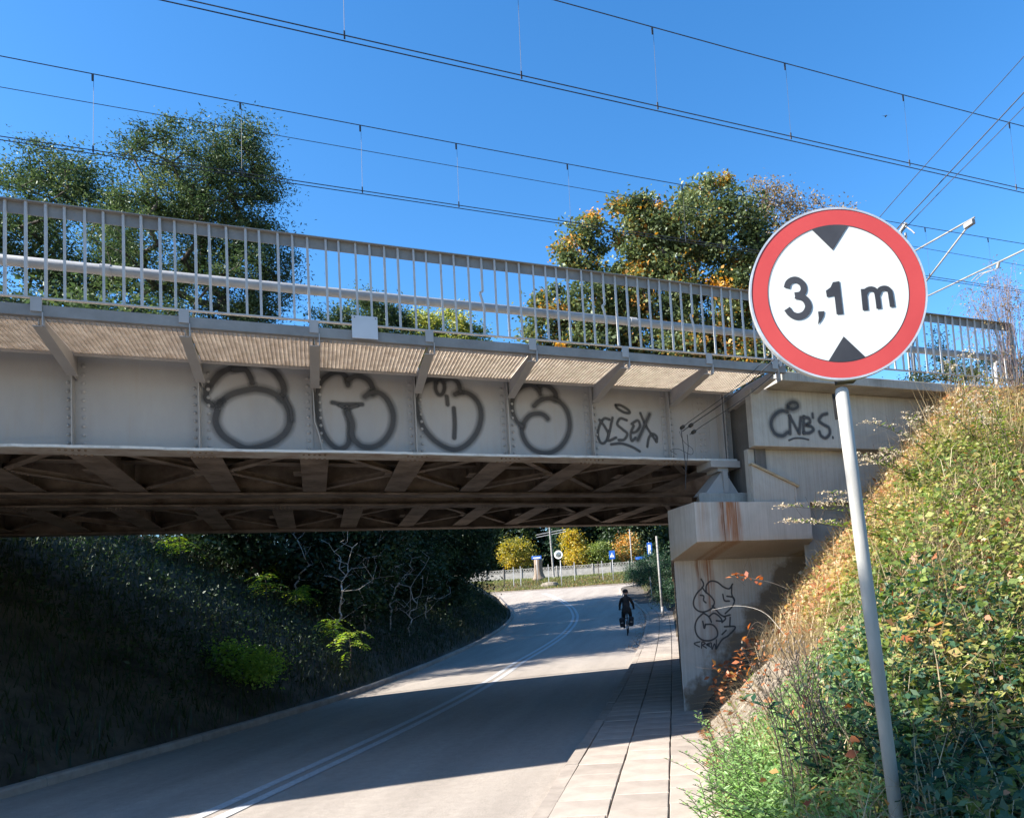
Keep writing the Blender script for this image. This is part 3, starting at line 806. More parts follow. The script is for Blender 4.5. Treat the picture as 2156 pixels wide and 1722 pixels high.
def g6(P, wd=.034, so=.010): return (P, wd, so, T5, NW)
graf('graffiti', [
    g6([(918, 552), (880, 545), (848, 590), (832, 660), (848, 718), (875, 730), (902, 700), (918, 640)]),
    g6([(845, 555), (880, 600), (912, 655)]), g6([(942, 540), (925, 620), (908, 708), (968, 688)]),
    g6([(1048, 558), (1000, 545), (978, 588), (1020, 628), (1052, 660), (1030, 702), (988, 706)]),
    g6([(1100, 600), (1078, 655), (1085, 712), (1112, 690)]), g6([(1085, 585), (1130, 560), (1146, 600), (1122, 640), (1095, 652)]),
    (([(1218, 512), (1180, 600), (1130, 706)]), .034, .03, T5, NW), g6([(1150, 505), (1192, 600), (1270, 718)]),
    g6([(1272, 718), (1272, 680), (1240, 660), (1214, 690), (1202, 755)]),
    g6([(932, 738), (1010, 732), (1090, 758), (1145, 790)]),
    g6([(968, 445), (1005, 448), (1058, 480), (1070, 503), (1030, 500), (980, 470), (964, 447)])])

# ------------------------------------------------------------------ pier
PS, PN = 6.0, 11.0
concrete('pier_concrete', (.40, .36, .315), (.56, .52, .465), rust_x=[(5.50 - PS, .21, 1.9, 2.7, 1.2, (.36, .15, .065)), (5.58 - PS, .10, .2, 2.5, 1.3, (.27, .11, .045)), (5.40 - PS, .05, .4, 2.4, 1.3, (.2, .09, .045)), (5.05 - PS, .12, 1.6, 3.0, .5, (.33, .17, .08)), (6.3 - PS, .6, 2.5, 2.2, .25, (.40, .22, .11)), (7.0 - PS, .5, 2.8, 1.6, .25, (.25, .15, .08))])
pier = empty('bridge_pier', P3(PS, PN, 0), BANG)
tag(pier, 'pale concrete bridge pier with rust streaks and crew graffiti beside the pavement', 'bridge pier')
def lp(s, n): return (s - PS, n - PN)
class PB(MB): pass
def yl(n, off=0): return 4.99 + (n - 9.95) * skew + off    # left side runs parallel to the road
wall_poly = [lp(4.99, 9.95), lp(7.45, 9.95), lp(yl(18.9) + 2.4, 18.9), lp(yl(18.9), 18.9)]
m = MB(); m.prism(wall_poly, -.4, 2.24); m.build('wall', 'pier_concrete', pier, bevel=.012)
# cap: chamfered corner, front overhang and sloping soffit
NF = 9.08
top = [(yl(9.95) - .05, 9.95), (4.93, NF), (6.90, NF), (yl(19) + 2.45, 19), (yl(19) - .05, 19)]
mid_ = [(yl(9.95) - .05, 9.95), (5.20, NF), (7.45, NF), (yl(19) + 2.45, 19), (yl(19) - .05, 19)]
m = MB()
lo = [(yl(9.95) - .05, 9.95, 2.235), (5.02, 9.93, 2.235), (7.30, 9.93, 2.235), (yl(19) + 2.45, 19, 2.235), (yl(19) - .05, 19, 2.235)]
md = [(yl(9.95) - .05, 9.95, 2.24), (4.93, NF, 2.43), (6.90, NF, 2.43), (yl(19) + 2.45, 19, 2.485), (yl(19) - .05, 19, 2.485)]
tp = [(a, b, 2.995) for a, b in top]
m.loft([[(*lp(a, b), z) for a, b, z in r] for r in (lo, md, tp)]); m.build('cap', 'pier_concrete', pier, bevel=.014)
m = MB(); m.prism([lp(5.20, 9.42), lp(6.25, 9.42), lp(yl(18.8) + 1.6, 18.8), lp(yl(18.8) + .3, 18.8)], 2.995, 3.183); m.build('bearing_seat', 'cornice_concrete', pier, bevel=.015)
class GB(BB): pass
m = BB()
gpier = [([(373, 722), (388, 750), (380, 775), (350, 805), (328, 850), (330, 890), (360, 918), (400, 920), (440, 897), (453, 860), (430, 825), (398, 798), (380, 772)]),
  ([(403, 805), (405, 762), (430, 735), (470, 740), (510, 770), (545, 780), (565, 752)]), ([(560, 760), (560, 815), (576, 850), (562, 890), (520, 932)]),
  ([(367, 820), (388, 825), (388, 852), (402, 866)]), ([(505, 815), (515, 852), (545, 856)]), ([(530, 826), (563, 832), (575, 850)]),
  ([(440, 885), (465, 910), (490, 938), (522, 960), (500, 986)]),
  ([(385, 930), (350, 965), (335, 1010), (345, 1060), (380, 1093), (430, 1096), (470, 1070), (468, 1030), (440, 1000), (398, 998)]),
  ([(383, 980), (392, 1022), (400, 1000)]), ([(390, 930), (420, 952), (436, 984)]), ([(425, 947), (450, 930), (480, 946), (500, 976), (466, 976)]),
  ([(512, 950), (550, 940)]), ([(550, 955), (548, 1010)]), ([(515, 1012), (582, 1014), (540, 1065), (500, 1092), (466, 1146)]), ([(500, 1060), (525, 1035)]),
  ([(365, 1104), (330, 1115), (362, 1135)]), ([(374, 1142), (378, 1106), (398, 1115), (381, 1125), (404, 1142)]), ([(430, 1110), (406, 1121), (430, 1136)]),
  ([(410, 1123), (426, 1122)]), ([(435, 1112), (440, 1150), (454, 1116), (463, 1150), (466, 1092)])]
layer[0] = 0
for i, P in enumerate(gpier): stroke(m, P, .024 if i < 15 else .017, .004, T6, 9.95, yoff=.004)
# vertices were laid out in the bridge frame; move them to the pier frame
m.V = [(x + S0 - PS, y + N0 - PN, z) for x, y, z in m.V]
m.build('graffiti', 'spray_paint', pier)

# ------------------------------------------------------------------ abutment
AS, AN = 9.0, 12.0
ab = empty('bridge_abutment', P3(AS, AN, 0), BANG)
tag(ab, 'grey concrete bridge abutment behind the pier with spray-painted letters under a stained cornice', 'abutment')
def la(s, n): return (s - AS, n - AN)
SR = 22.0
bk = [la(6.02, 9.66), la(6.35, 9.9), la(send(18.6) + .35, 18.6), la(SR, 18.6)]
m = MB(); m.prism([la(5.95, 9.0), la(5.95, 9.16), la(6.25, 9.22), la(6.25, 9.6), la(6.6, 9.95)] + bk[2:] + [la(SR, 9.0)], 3.80, 4.66); m.build('upper_wall', 'wall_concrete', ab, bevel=.01)
m = MB(); m.prism([la(5.95, 9.2), la(5.95, 9.3), la(6.25, 9.36), la(6.25, 9.6)] + [la(6.6, 9.95), la(send(18.5) + .4, 18.5), la(SR, 18.5), la(SR, 9.2)], 3.0, 3.798); m.build('lower_wall', 'wall_concrete', ab)
m = MB(); m.prism([la(6.93, 9.35), la(7.5, 10.0), la(12.8, 18.4), la(SR, 18.4), la(SR, 9.35)], -.3, 2.998); m.build('base_wall', 'wall_concrete', ab)
m = MB(); m.box(6.22 - AS, SR - AS, 8.585 - AN, 9.3 - AN, 4.662, 4.80); m.build('cornice', 'cornice_concrete', ab, bevel=.012)
m = MB(); m.prism([la(6.3, 9.3), la(SR, 9.3), la(SR, 18.6), la(send(18.6) + .4, 18.6), la(6.6, 9.9)], 4.664, 4.78); m.build('ballast_bed', 'cornice_concrete', ab)
concrete('dirty_shaded_concrete', (.10, .095, .09), (.17, .16, .15))  # dirt and the shade of the gap, both put into the dark colour
m = MB(); m.box(6.058 - AS, 6.24 - AS, 9.165 - AN, 9.93 - AN, 3.0, 4.6); m.build('end_wall', 'dirty_shaded_concrete', ab)
# low wing wall with sloping timber coping
zt0, zt1 = 3.55, 3.23   # heights of the coping's two ends
m = MB(); m.add([(*la(5.96, 9.14), 2.997), (*la(6.72, 9.14), 2.997), (*la(6.72, 9.14), zt1), (*la(5.96, 9.14), zt0), (*la(5.96, 9.197), 2.997), (*la(6.72, 9.197), 2.997), (*la(6.72, 9.197), zt1), (*la(5.96, 9.197), zt0)],
    [(0, 1, 2, 3), (7, 6, 5, 4), (0, 4, 5, 1), (1, 5, 6, 2), (2, 6, 7, 3), (3, 7, 4, 0)]); m.build('wing_wall', 'wall_concrete', ab)
m = MB(); m.bar((*la(5.95, 9.155), zt0 + .015), (*la(6.76, 9.155), zt1 + .0), .10, .035); m.build('coping', 'timber', ab, bevel=.004)
m = BB(); layer[0] = 0
def gz_(P, wd=.04, so=.018): stroke(m, P, wd, so, TZ, 9.0)
gz_([(962, 425), (920, 415), (870, 440), (838, 490), (838, 545), (870, 598), (925, 612), (965, 585)], .042, .035)
gz_([(985, 595), (982, 520), (980, 458)]); gz_([(980, 455), (1015, 520), (1055, 592)]); gz_([(1055, 592), (1062, 530), (1068, 468)])
gz_([(1092, 462), (1090, 525), (1090, 590)]); gz_([(1092, 465), (1132, 475), (1140, 508), (1105, 528), (1150, 540), (1168, 566), (1135, 590), (1092, 590)])
gz_([(1160, 438), (1163, 468)], .03, .02); gz_([(1275, 438), (1235, 452), (1212, 492), (1245, 522), (1290, 550), (1296, 598), (1262, 630), (1228, 612), (1215, 580)])
gz_([(1322, 622), (1323, 630)], .035, .004); gz_([(975, 648), (1020, 632), (1080, 632), (1130, 643)], .026, .005)
gz_([(968, 388), (1000, 402), (1042, 385), (1036, 355), (1000, 348), (972, 365), (968, 388)], .035, .05)
m.V = [(x + S0 - AS, y + N0 - AN, z) for x, y, z in m.V]
m.build('graffiti', 'spray_paint', ab)
# left abutment
ab2 = empty('bridge_abutment', P3(-11.5, 12, 0), BANG)
tag(ab2, 'plain concrete abutment carrying the left end of the railway bridge', 'abutment')
m = MB(); sl = lambda n: (n - 9.75) * skew
m.prism([(-9 - .4 + 8, 9.2 - 12), (-9 + .6 + 8, 9.2 - 12), (-9 + .6 + 8 + sl(18.6), 6.6), (-14 + 8 + sl(18.6), 6.6), (-14 + 8, 9.2 - 12)], 0, 4.7); m.build('wall', 'wall_concrete', ab2)

# blank plate on the railing
pl = empty('blank_plate', P3(.60, 8.42, 4.9), BANG)
tag(pl, 'blank square grey metal plate fixed to the lower rail of the bridge railing', 'plate')
m = MB(); m.box(-.135, .135, -.03, -.026, -.17, .085); m.box(-.135, .135, -.026, -.012, .08, .085); m.box(-.135, .135, -.026, -.008, -.17, -.166); m.build('face', 'grey_plate', pl)
m = MB()
for x in (-.105, .115):
    m.tube([(x, -.036, .062), (x, -.030, .062)], .006, 8)
m.build('bolt', 'dark_plastic', pl)

# ------------------------------------------------------------------ overhead wires
def wire(pts, r=.009, k=5):
    m = MB(); m.tube(pts, r, k); return m
def lineset(n, zc, zm, s0, s1, drops, label_c, label_m, grp, rad=.0095, zsag=None):
    w_ = empty('overhead_line', P3((s0+s1)/2, n, 0), BANG)
    tag(w_, label_c, 'overhead line')
    sc = (s0 + s1) / 2
    m = wire([(s0 - sc, -.06, zc), (s1 - sc, -.06, zc)], rad); m.build('contact_wire', 'wire_metal', w_)
    m = wire([(s0 - sc, .06, zc), (s1 - sc, .06, zc)], rad); m.build('contact_wire', 'wire_metal', w_)
    P = [(q - sc, 0, zm(q)) for q in np.linspace(s0, s1, 24)]
    m = wire(P, rad); m.build('messenger_wire', 'wire_metal', w_)
    for d in drops:
        m = MB(); m.tube([(d - sc, 0, zc + .03), (d - sc + .02, 0, zm(d))], .0035, 4); m.bar((d - sc, 0, zm(d) - .14), (d - sc, 0, zm(d)), .03, .02); m.bar((d - sc, 0, zc - .01), (d - sc, 0, zc + .12), .025, .02)
        m.build('dropper', 'wire_metal', w_)
lineset(11.4, 10.60, lambda q: 12.18 + .00025 * (q - 8) ** 2 * 3, -40, 60, [-5.0, -2.0, .68, 3.48, 6.03, 8.95, 12.0, 15.2, 18.3],
        'nearer pair of black contact wires with a messenger wire and droppers, highest above the bridge', None, None)
lineset(16.0, 10.79, lambda q: 12.28 + .0006 * (q - 7) ** 2, -40, 60, [-3.6, -1.1, 1.2, 3.25, 5.9, 9.0, 12.0, 14.6, 17.2, 19.8],
        'farther overhead line with contact wires and droppers crossing in front of the oak', None, None)
fw = wire([P3(s_, 16.4, 12.0 - .004 * s_) for s_ in (-40, -10, 10, 30, 60)], .007); o = fw.build('feeder_wire', 'wire_metal')
tag(o, 'single thin feeder wire running just below the upper wire of the farther overhead line', 'wire')
# guy wires fixed to the girder
A0 = onn(1432, 905, 9.45)
for i, (a, mid, e, lab) in enumerate([((1432, 903), (1605, 763), (2132, 146), 'upper thin guy wire rising from the girder past the sign to the top right corner'),
                                 ((1437, 908), (1610, 776), (2132, 221), 'thick middle guy wire rising from the girder past the sign to the right edge'),
                                 ((1452, 915), (1640, 777), (2132, 250), 'lowest of the three guy wires rising from the girder towards the right edge')]):
    ps = []
    for (p, n) in ((a, 9.5), (mid, 8.35), ((1850 + 45 * (i > 0), 460 + 15 * (i > 0)) if i < 2 else (1905, 482), 7.6), (e, 6.5)):
        s_, z = onn(*p, n); ps.append(P3(s_, n, z))
    r_ = ray(*e); ps.append(tuple(np.array(ps[-1]) + (np.array(ps[-1]) - np.array(ps[-2])) * .8))
    pw = [Vector(q) for q in catmull(ps, 8)]
    root = empty('guy_wire', ps[0]); tag(root, lab, 'wire')
    m = MB(); m.tube([q - Vector(ps[0]) for q in pw], .0055 if i != 1 else .008, 5); m.build('wire', 'wire_metal', root)
    m = MB(); q0 = Vector(ps[0]); d = (pw[6] - pw[0]).normalized()
    off = [.0, .12, .03][i]
    m.tube([d * off, d * (off + .02), d * (off + .07), d * (off + .09)], [.012, .028, .028, .012], 10); m.build('insulator', 'insulator', root, smooth=True)
# loose cable hanging down over the flange
def pp(u, v, n): s_, z = onn(u, v, n); return P3(s_, n, z)
m = MB()
m.tube(catmull([pp(1434, 905, 9.5), pp(1438, 935, 9.48), pp(1441, 960, 9.47), pp(1444, 985, 9.47), pp(1443, 1030, 9.5)], 6), .006, 6)
m.tube(catmull([pp(1447, 915, 9.5), pp(1449, 940, 9.5), pp(1447, 965, 9.5), pp(1445, 990, 9.52)], 6), .005, 6)
m.tube(catmull([pp(1430, 908, 9.52), pp(1440, 930, 9.5), pp(1458, 945, 9.5), pp(1455, 957, 9.5), pp(1428, 945, 9.5), pp(1412, 948, 9.5), pp(1425, 957, 9.52)], 8), .0035, 5)
o = m.build('hanging_cable', 'wire_metal'); tag(o, 'loose black cable loop hanging from the girder down over its bottom flange', 'cable')

# catenary mast and cantilevers
MS, MN = 19.2, 18.9
mast = empty('catenary_mast', P3(MS, MN, 4.3), BANG); tag(mast, 'pale lattice railway mast with tubular cantilever arms, half hidden by the round sign', 'mast')
m = MB()
for (a, b) in ((-.14, -.12), (.14, -.12), (.14, .12), (-.14, .12)): m.bar((a, b, 0), (a * .7, b * .7, 9.6), .055, .055, (0, 1, 0))
for k in range(16):
    z0, z1 = .2 + k * .58, .2 + (k + 1) * .58; sg = 1 if k % 2 else -1
    m.bar((-.13 * sg, -.12, z0), (.13 * sg, -.12, z1), .03, .012, (0, 1, 0)); m.bar((-.13 * sg, .12, z0), (.13 * sg, .12, z1), .03, .012, (0, 1, 0))
m.build('lattice_post', 'dull_paint', mast)
def lm(n, z): return (0, n - MN, z - 4.3)
def onm(u, v): n, z = ons(u, v, MS); return lm(n, z)
a1 = onm(2052, 458)
for (p, q, r_) in (((1915, 535), (2052, 458), .03), ((1935, 612), (2042, 472), .03)):
    m = MB(); m.tube([onm(*p), onm(*q)], r_, 8); m.build('cantilever_tube', 'dull_paint', mast, smooth=True)
m = MB(); m.tube([onm(1915, 642), onm(2132, 538), tuple(np.array(onm(2132, 538)) * 1.25 - np.array(onm(1915, 642)) * .25)], .028, 8); m.build('registration_tube', 'dull_paint', mast, smooth=True)
m = MB(); m.tube([onm(2103, 553), onm(2100, 565)], .05, 8); m.build('clamp', 'dull_paint', mast)
for (p, q) in (((2100, 566), (2055, 590)), ((2085, 570), (2045, 592))):
    m = MB(); m.tube([onm(*p), onm((p[0] + q[0]) / 2 - 5, (p[1] + q[1]) / 2 - 3), onm(*q)], .015, 6); m.build('steady_arm', 'dull_paint', mast)
m = MB(); m.bar(onm(2032, 478), onm(2050, 466), .14, .14); m.build('clamp', 'dull_paint', mast)
m = MB(); m.tube([onm(1880, 492), onm(1900, 472), onm(1920, 486), onm(1926, 492)], .022, 6); m.bar(onm(1888, 500), onm(1908, 470), .1, .08); m.build('head_bracket', 'dull_paint', mast)
lp2 = empty('signal_post', P3(12.2, 10.0, 4.78), BANG)
tag(lp2, 'short white metal post with a curved top standing on the abutment behind the right-hand railing', 'post')
m = MB(); m.tube([(0, 0, 0), (0, 0, .95)], .035, 8); m.tube([(0, 0, .9), (.02, 0, 1.02), (.14, 0, 1.08), (.22, 0, 1.05)], .03, 8); m.build('tube', 'galvanized', lp2, smooth=True)

# ------------------------------------------------------------------ the height limit sign
Cs = dep(1758, 628, 3.4); fwd = M @ np.array([0, 0, 1.]); fh = np.array([fwd[0], fwd[1]]); fh /= np.linalg.norm(fh)
yaw = math.atan2(fh[1], fh[0]) - math.pi / 2          # plate faces back along the view
rt = np.array([math.cos(yaw), math.sin(yaw), 0])
def onv(u, v):
    r = ray(u, v); k_ = (Cs[:2] @ fh) / (r[:2] @ fh); return CAM + r * k_
Bp = onv(1888, 1722); Tp = onv(1771, 815)
ax = Tp - Bp; ax /= np.linalg.norm(ax)
tilt = math.atan2(ax @ rt, ax[2])
gzs = float(gz(*(Bp - ax * .3)[:2]))
base = Bp + ax * ((gzs - Bp[2]) / ax[2])
rot = Matrix.Rotation(yaw, 4, 'Z') @ Matrix.Rotation(tilt, 4, 'Y')
sign = empty('road_sign', tuple(base), rot=rot.to_euler())
tag(sign, 'round red and white height limit sign reading 3,1 m on a leaning grey pole', 'road sign')
inv = np.array(rot.to_3x3().inverted())
def sl_(p): return inv @ (np.array(p) - base)
ctop = sl_(Tp); cc = sl_(Cs)
m = MB()
m.tube([(0, 0, -.3), (0, 0, ctop[2] - .02), (0, 0, ctop[2] - .006), (0, 0, ctop[2])], [.030, .030, .024, .006], 20); pole_o = m.build('pole', 'pole_paint', sign, smooth=True)
RS = 184 * 3.4 / F
ox, oz = cc[0], cc[2]
yf_ = -.055
def disc(name, r, y0, y1, mat, seg=96, r2=None):
    m = MB(); rr = r2 or r
    rings = [[(ox + rr_ * math.cos(2*math.pi*k/seg), y_, oz + rr_ * math.sin(2*math.pi*k/seg)) for k in range(seg)] for rr_, y_ in ((r, y0), (rr, y1))]
    m.loft(rings); return m.build(name, mat, sign)
disc('back_plate', RS, yf_ + .022, yf_, 'sign_rim', r2=RS * .995)
def annulus(name, r0, r1, y, mat, seg=96):
    m = MB()
    vs = [(ox + r_ * math.cos(2*math.pi*k/seg), y, oz + r_ * math.sin(2*math.pi*k/seg)) for r_ in (r0, r1) for k in range(seg)]
    m.add(vs, [(k, (k+1) % seg, seg + (k+1) % seg, seg + k) for k in range(seg)]); return m.build(name, mat, sign)
m = MB(); seg = 96
m.add([(ox + RS * .81 * math.cos(2*math.pi*k/seg), yf_ - .001, oz + RS * .81 * math.sin(2*math.pi*k/seg)) for k in range(seg)], [tuple(range(seg))]); m.build('white_face', 'sign_white', sign)
annulus('red_ring', RS * .795, RS * .978, yf_ - .002, 'sign_red')
annulus('print_line', RS * .789, RS * .797, yf_ - .0026, 'black_print')
annulus('rim', RS * .978, RS * 1.0, yf_ - .0045, 'sign_rim')
ca, sa_ = math.cos(math.radians(6.1)), math.sin(math.radians(6.1))
def sg(px, py):
    a = (px - 887) / 797 * RS; b = -(py - 854) / 776 * RS
    return np.array([a * ca + b * sa_, -a * sa_ + b * ca])
def poly(name, pts, y=yf_ - .0035):
    m = MB(); q = [sg(*p) for p in pts]; m.add([(ox + a, y, oz + b) for a, b in q], [tuple(range(len(q)))]); m.build(name, 'black_print', sign)
def arc_pts(c, r, a0, a1, n_=14): return [(c[0] + r * math.cos(math.radians(a0 + (a1 - a0) * k / n_)), c[1] + r * math.sin(math.radians(a0 + (a1 - a0) * k / n_))) for k in range(n_ + 1)]
m = MB()
def tri(m, tip, left, right, y=yf_ - .0032):
    t_, l_, r_ = sg(*tip), sg(*left), sg(*right); al, ar = math.atan2(l_[1], l_[0]), math.atan2(r_[1], r_[0])
    rad = RS * .792
    pts = [t_] + [np.array([rad * math.cos(al + (ar - al) * k / 12), rad * math.sin(al + (ar - al) * k / 12)]) for k in range(13)]
    m.add([(ox + a, y, oz + b) for a, b in pts], [(0, k, k + 1) for k in range(1, 13)])
tri(m, (842, 468), (660, 292), (985, 243)); m.build('triangle', 'black_print', sign)
m = MB(); tri(m, (925, 1243), (787, 1462), (1113, 1418)); m.build('triangle', 'black_print', sign)
def ribbon(m, P, wd, y=yf_ - .0035):
    q = catmull([sg(*p) for p in P], 6); L = len(q); vs = []
    W_ = wd / 797 * RS
    for i, p in enumerate(q):
        d = q[min(i+1, L-1)] - q[max(i-1, 0)]; d /= np.linalg.norm(d) + 1e-9; nv = np.array([-d[1], d[0]])
        for sgn in (-1, 1): v = p + nv * sgn * W_ / 2; vs.append((ox + v[0], y, oz + v[1]))
    m.add(vs, [(2*i, 2*i+1, 2*i+3, 2*i+2) for i in range(L - 1)])
m = MB(); ribbon(m, [(425, 812), (440, 765), (480, 738), (525, 742), (568, 780), (576, 830), (548, 868), (495, 878)], 58); ribbon(m, [(498, 878), (560, 892), (604, 935), (614, 990), (580, 1045), (520, 1066), (462, 1045), (424, 996)], 62, yf_ - .0038); m.build('digit', 'black_print', sign)
m = MB(); q = [sg(*p) for p in [(700, 1022), (758, 1017), (752, 1060), (730, 1100), (697, 1140), (706, 1080)]]; m.add([(ox + a, yf_ - .0035, oz + b) for a, b in q], [tuple(range(6))]); m.build('comma', 'black_print', sign)
m = MB(); q = [sg(*p) for p in [(838, 758), (897, 748), (926, 1043), (866, 1048), (850, 880), (782, 893), (774, 835), (815, 805)]]; m.add([(ox + a, yf_ - .0035, oz + b) for a, b in q], [tuple(range(8))]); m.build('digit', 'black_print', sign)
m = MB()
for (P, w_, yo) in (([(1112, 818), (1118, 900), (1126, 1010)], 52, 0), ([(1120, 870), (1142, 830), (1185, 818), (1222, 840), (1236, 900), (1246, 996)], 46, .0003), ([(1238, 870), (1262, 822), (1310, 812), (1345, 838), (1356, 900), (1366, 980)], 46, .0006)):
    ribbon(m, P, w_, yf_ - .0035 - yo)
m.build('letter', 'black_print', sign)
m = MB(); m.box(ox - .042, ox + .042, -.034, .030, oz - RS * .99, oz - RS * .80); m.box(-.036, .036, .031, .035, ctop[2] - .14, ctop[2] - .02)
m.build('pole_bracket', 'dark_plastic', sign)

# ------------------------------------------------------------------ trees
def skeleton(base, targets, rg, trunk_top, r0, kmin=.012, wig=.12):
    """connect every target cluster to the nearest lower node of a growing skeleton; radii from load"""
    nodes = [np.array(base, float)]; par = [-1]
    tt = np.array(trunk_top, float); b0 = np.array(base, float); nseg = 6
    for i in range(1, nseg + 1):
        p = b0 + (tt - b0) * i / nseg + rg.normal(0, wig * .5, 3) * (1, 1, .2); nodes.append(p); par.append(len(nodes) - 2)
    order = np.argsort(np.linalg.norm(targets - tt, axis=1))
    for t_ in targets[order]:
        A = np.array(nodes[2:]); d = np.linalg.norm(A - t_, axis=1) + np.maximum(0, A[:, 2] - t_[2] + .1) * 1.2
        j = int(np.argmin(d)) + 2; a = nodes[j]; L = np.linalg.norm(t_ - a); k = max(1, min(4, int(L / .7)))
        last = j
        for q in range(1, k + 1):
            p = a + (t_ - a) * q / k
            if q < k: p = p + rg.normal(0, wig * min(L, 1.5) * .5, 3) + np.array([0, 0, .06 * L * math.sin(math.pi * q / k)])
            nodes.append(p); par.append(last); last = len(nodes) - 1
    load = np.ones(len(nodes)); 
    for i in range(len(nodes) - 1, 0, -1): load[par[i]] += load[i]
    rad = np.maximum(kmin, r0 * (load / load[1]) ** .5)
    return nodes, par, rad
def branch_mesh(nodes, par, rad, org, k=5, thin=0):
    m = MB()
    for i in range(1, len(nodes)):
        a, b = nodes[par[i]] - org, nodes[i] - org
        kk = 10 if rad[i] > .09 else (6 if rad[i] > .03 else k)
        m.tube([a, b], [min(rad[par[i]], rad[i] * 1.35), rad[i]], kk, cap=False)
    return m
def ellips(rg, n, c, r, shell=.55):
    d = rg.normal(size=(n, 3)); d /= np.linalg.norm(d, axis=1, keepdims=True)
    q = (shell + (1 - shell) * rg.random(n)) ** (1 / 1.2); return np.array(c) + d * np.array(r) * q[:, None]
def _unused(): pass
def tree(name, label, cat, base, blobs, nclu, nleaf, lsize, mat, seed, r0=.18, group=None, bark='bark', trunk_top=None, clr=.45, aspect=.5, droop=.2, tmu=.42, tsd=.25, kmin=.012, tones=None, wig=.12, flat=.7):
    rg = np.random.default_rng(seed); base = np.array(base, float)
    vol = np.array([b[1][0] * b[1][1] * b[1][2] for b in blobs]); cnt = np.maximum(2, (nclu * vol ** .7 / (vol ** .7).sum())).astype(int)
    T = np.concatenate([ellips(rg, c, b[0], b[1]) for c, b in zip(cnt, blobs)])
    T = T[T[:, 2] > base[2] + .3]
    tt = trunk_top if trunk_top is not None else (base + np.array([*(np.mean([b[0] for b in blobs], axis=0)[:2] - base[:2]) * .6, (np.mean([b[0][2] for b in blobs]) - base[2]) * .62]))
    nodes, par, rad = skeleton(base, T, rg, tt, r0, kmin, wig)
    root = empty(name, tuple(base)); tag(root, label, cat, group)
    branch_mesh(nodes, par, rad, base).build('trunk', bark, root, smooth=True)
    if nleaf:
        ci = rg.integers(0, len(T), nleaf); csz = clr * (.5 + rg.random(len(T)))
        ctone = np.clip(rg.normal(tmu, tsd, len(T)), 0, 1)
        P = T[ci] + rg.normal(size=(nleaf, 3)) * csz[ci][:, None] * np.array([1, 1, flat]) * .55 - base
        tn = np.clip(ctone[ci] + rg.normal(0, .13, nleaf), 0, 1)
        foliage('crown', P, lsize, mat, root, rg, tone=tn, aspect=aspect, droop=droop)
    return root

def at(u, v, d): return dep(u, v, d)
# big locust at the left behind the bridge
def blob(u, v, d, ru, rv, rd=None):
    k = d / F; return (at(u, v, d), (ru * k, (rd if rd else (ru + rv) / 2) * k, rv * k))
D = 27
def gbase(u, d, extra=0):
    p = at(u, 1200, d); return (p[0], p[1], float(gz(p[0], p[1])) - .1)
tree('locust_tree', 'tall dark green locust tree rising at the left behind the railing', 'tree', gbase(400, D),
     [blob(505, 330, D, 75, 75), blob(480, 470, D, 110, 80), blob(520, 600, D, 90, 80), blob(400, 380, D, 130, 110), blob(330, 520, D, 130, 110), blob(560, 390, D, 30, 40), blob(585, 560, D, 40, 40), blob(565, 650, D, 45, 35), blob(440, 690, D, 120, 60)],
     380, 90000, .115, 'leaf_locust', 11, r0=.26, clr=.55, aspect=.35, tmu=.35)
D = 34
tree('locust_tree', 'broad dark tree mass at the far left edge behind the bridge', 'tree', gbase(110, D),
     [blob(150, 480, D, 150, 130), blob(40, 560, D, 130, 120), blob(220, 620, D, 120, 90), blob(110, 380, D, 90, 70)], 260, 56000, .15, 'leaf_locust', 12, r0=.28, clr=.7, aspect=.4, tmu=.3)
# trees peeping over the deck
D = 38
tree('locust_tree', 'low green locust crown showing through the railing behind the blank plate', 'tree', gbase(740, D),
     [blob(700, 690, D, 60, 40), blob(780, 670, D, 60, 45), blob(740, 740, D, 110, 50), blob(830, 690, D, 45, 45)], 130, 26000, .15, 'leaf_locust', 13, r0=.16, clr=.6, aspect=.4, tmu=.5)
D = 42
tree('birch_tree', 'yellow-green tree top behind the middle of the railing', 'tree', gbase(930, D),
     [blob(890, 700, D, 40, 40), blob(945, 690, D, 45, 42), blob(1000, 720, D, 38, 30), blob(930, 750, D, 90, 40)], 120, 20000, .16, 'leaf_lime', 14, r0=.14, clr=.55, tmu=.55)
# the oak
D = 33
tree('oak_tree', 'large oak with dark green and orange autumn leaves above the railing', 'tree', gbase(1480, D),
     [blob(1515, 400, D, 32, 36), blob(1455, 415, D, 25, 30), blob(1320, 470, D, 85, 45), blob(1440, 490, D, 90, 60), blob(1545, 500, D, 75, 75), blob(1235, 475, D, 28, 22), blob(1225, 545, D, 55, 38), blob(1175, 640, D, 50, 45),
      blob(1150, 700, D, 45, 35), blob(1270, 640, D, 75, 60), blob(1380, 620, D, 90, 70), blob(1500, 650, D, 100, 80), blob(1590, 600, D, 70, 70), blob(1250, 730, D, 110, 45), blob(1420, 740, D, 120, 50), blob(1560, 750, D, 90, 50), blob(1640, 560, D, 50, 60), blob(1400, 550, D, 80, 50), blob(1330, 560, D, 50, 40)],
     520, 110000, .17, 'leaf_oak', 15, r0=.34, clr=.55, aspect=.6, tmu=.40, tsd=.26, trunk_top=at(1455, 640, D))
D = 44
tree('bare_tree', 'thin brown half-bare tree standing behind the oak and the round sign', 'tree', gbase(1640, D),
     [blob(1640, 430, D, 45, 55), blob(1600, 420, D, 35, 40), blob(1705, 455, D, 50, 35), blob(1780, 455, D, 30, 25), blob(1660, 520, D, 90, 50), blob(1750, 500, D, 60, 40)], 320, 9500, .15, 'leaf_brown', 16, r0=.16, clr=.6, bark='bark', kmin=.020, wig=.2)
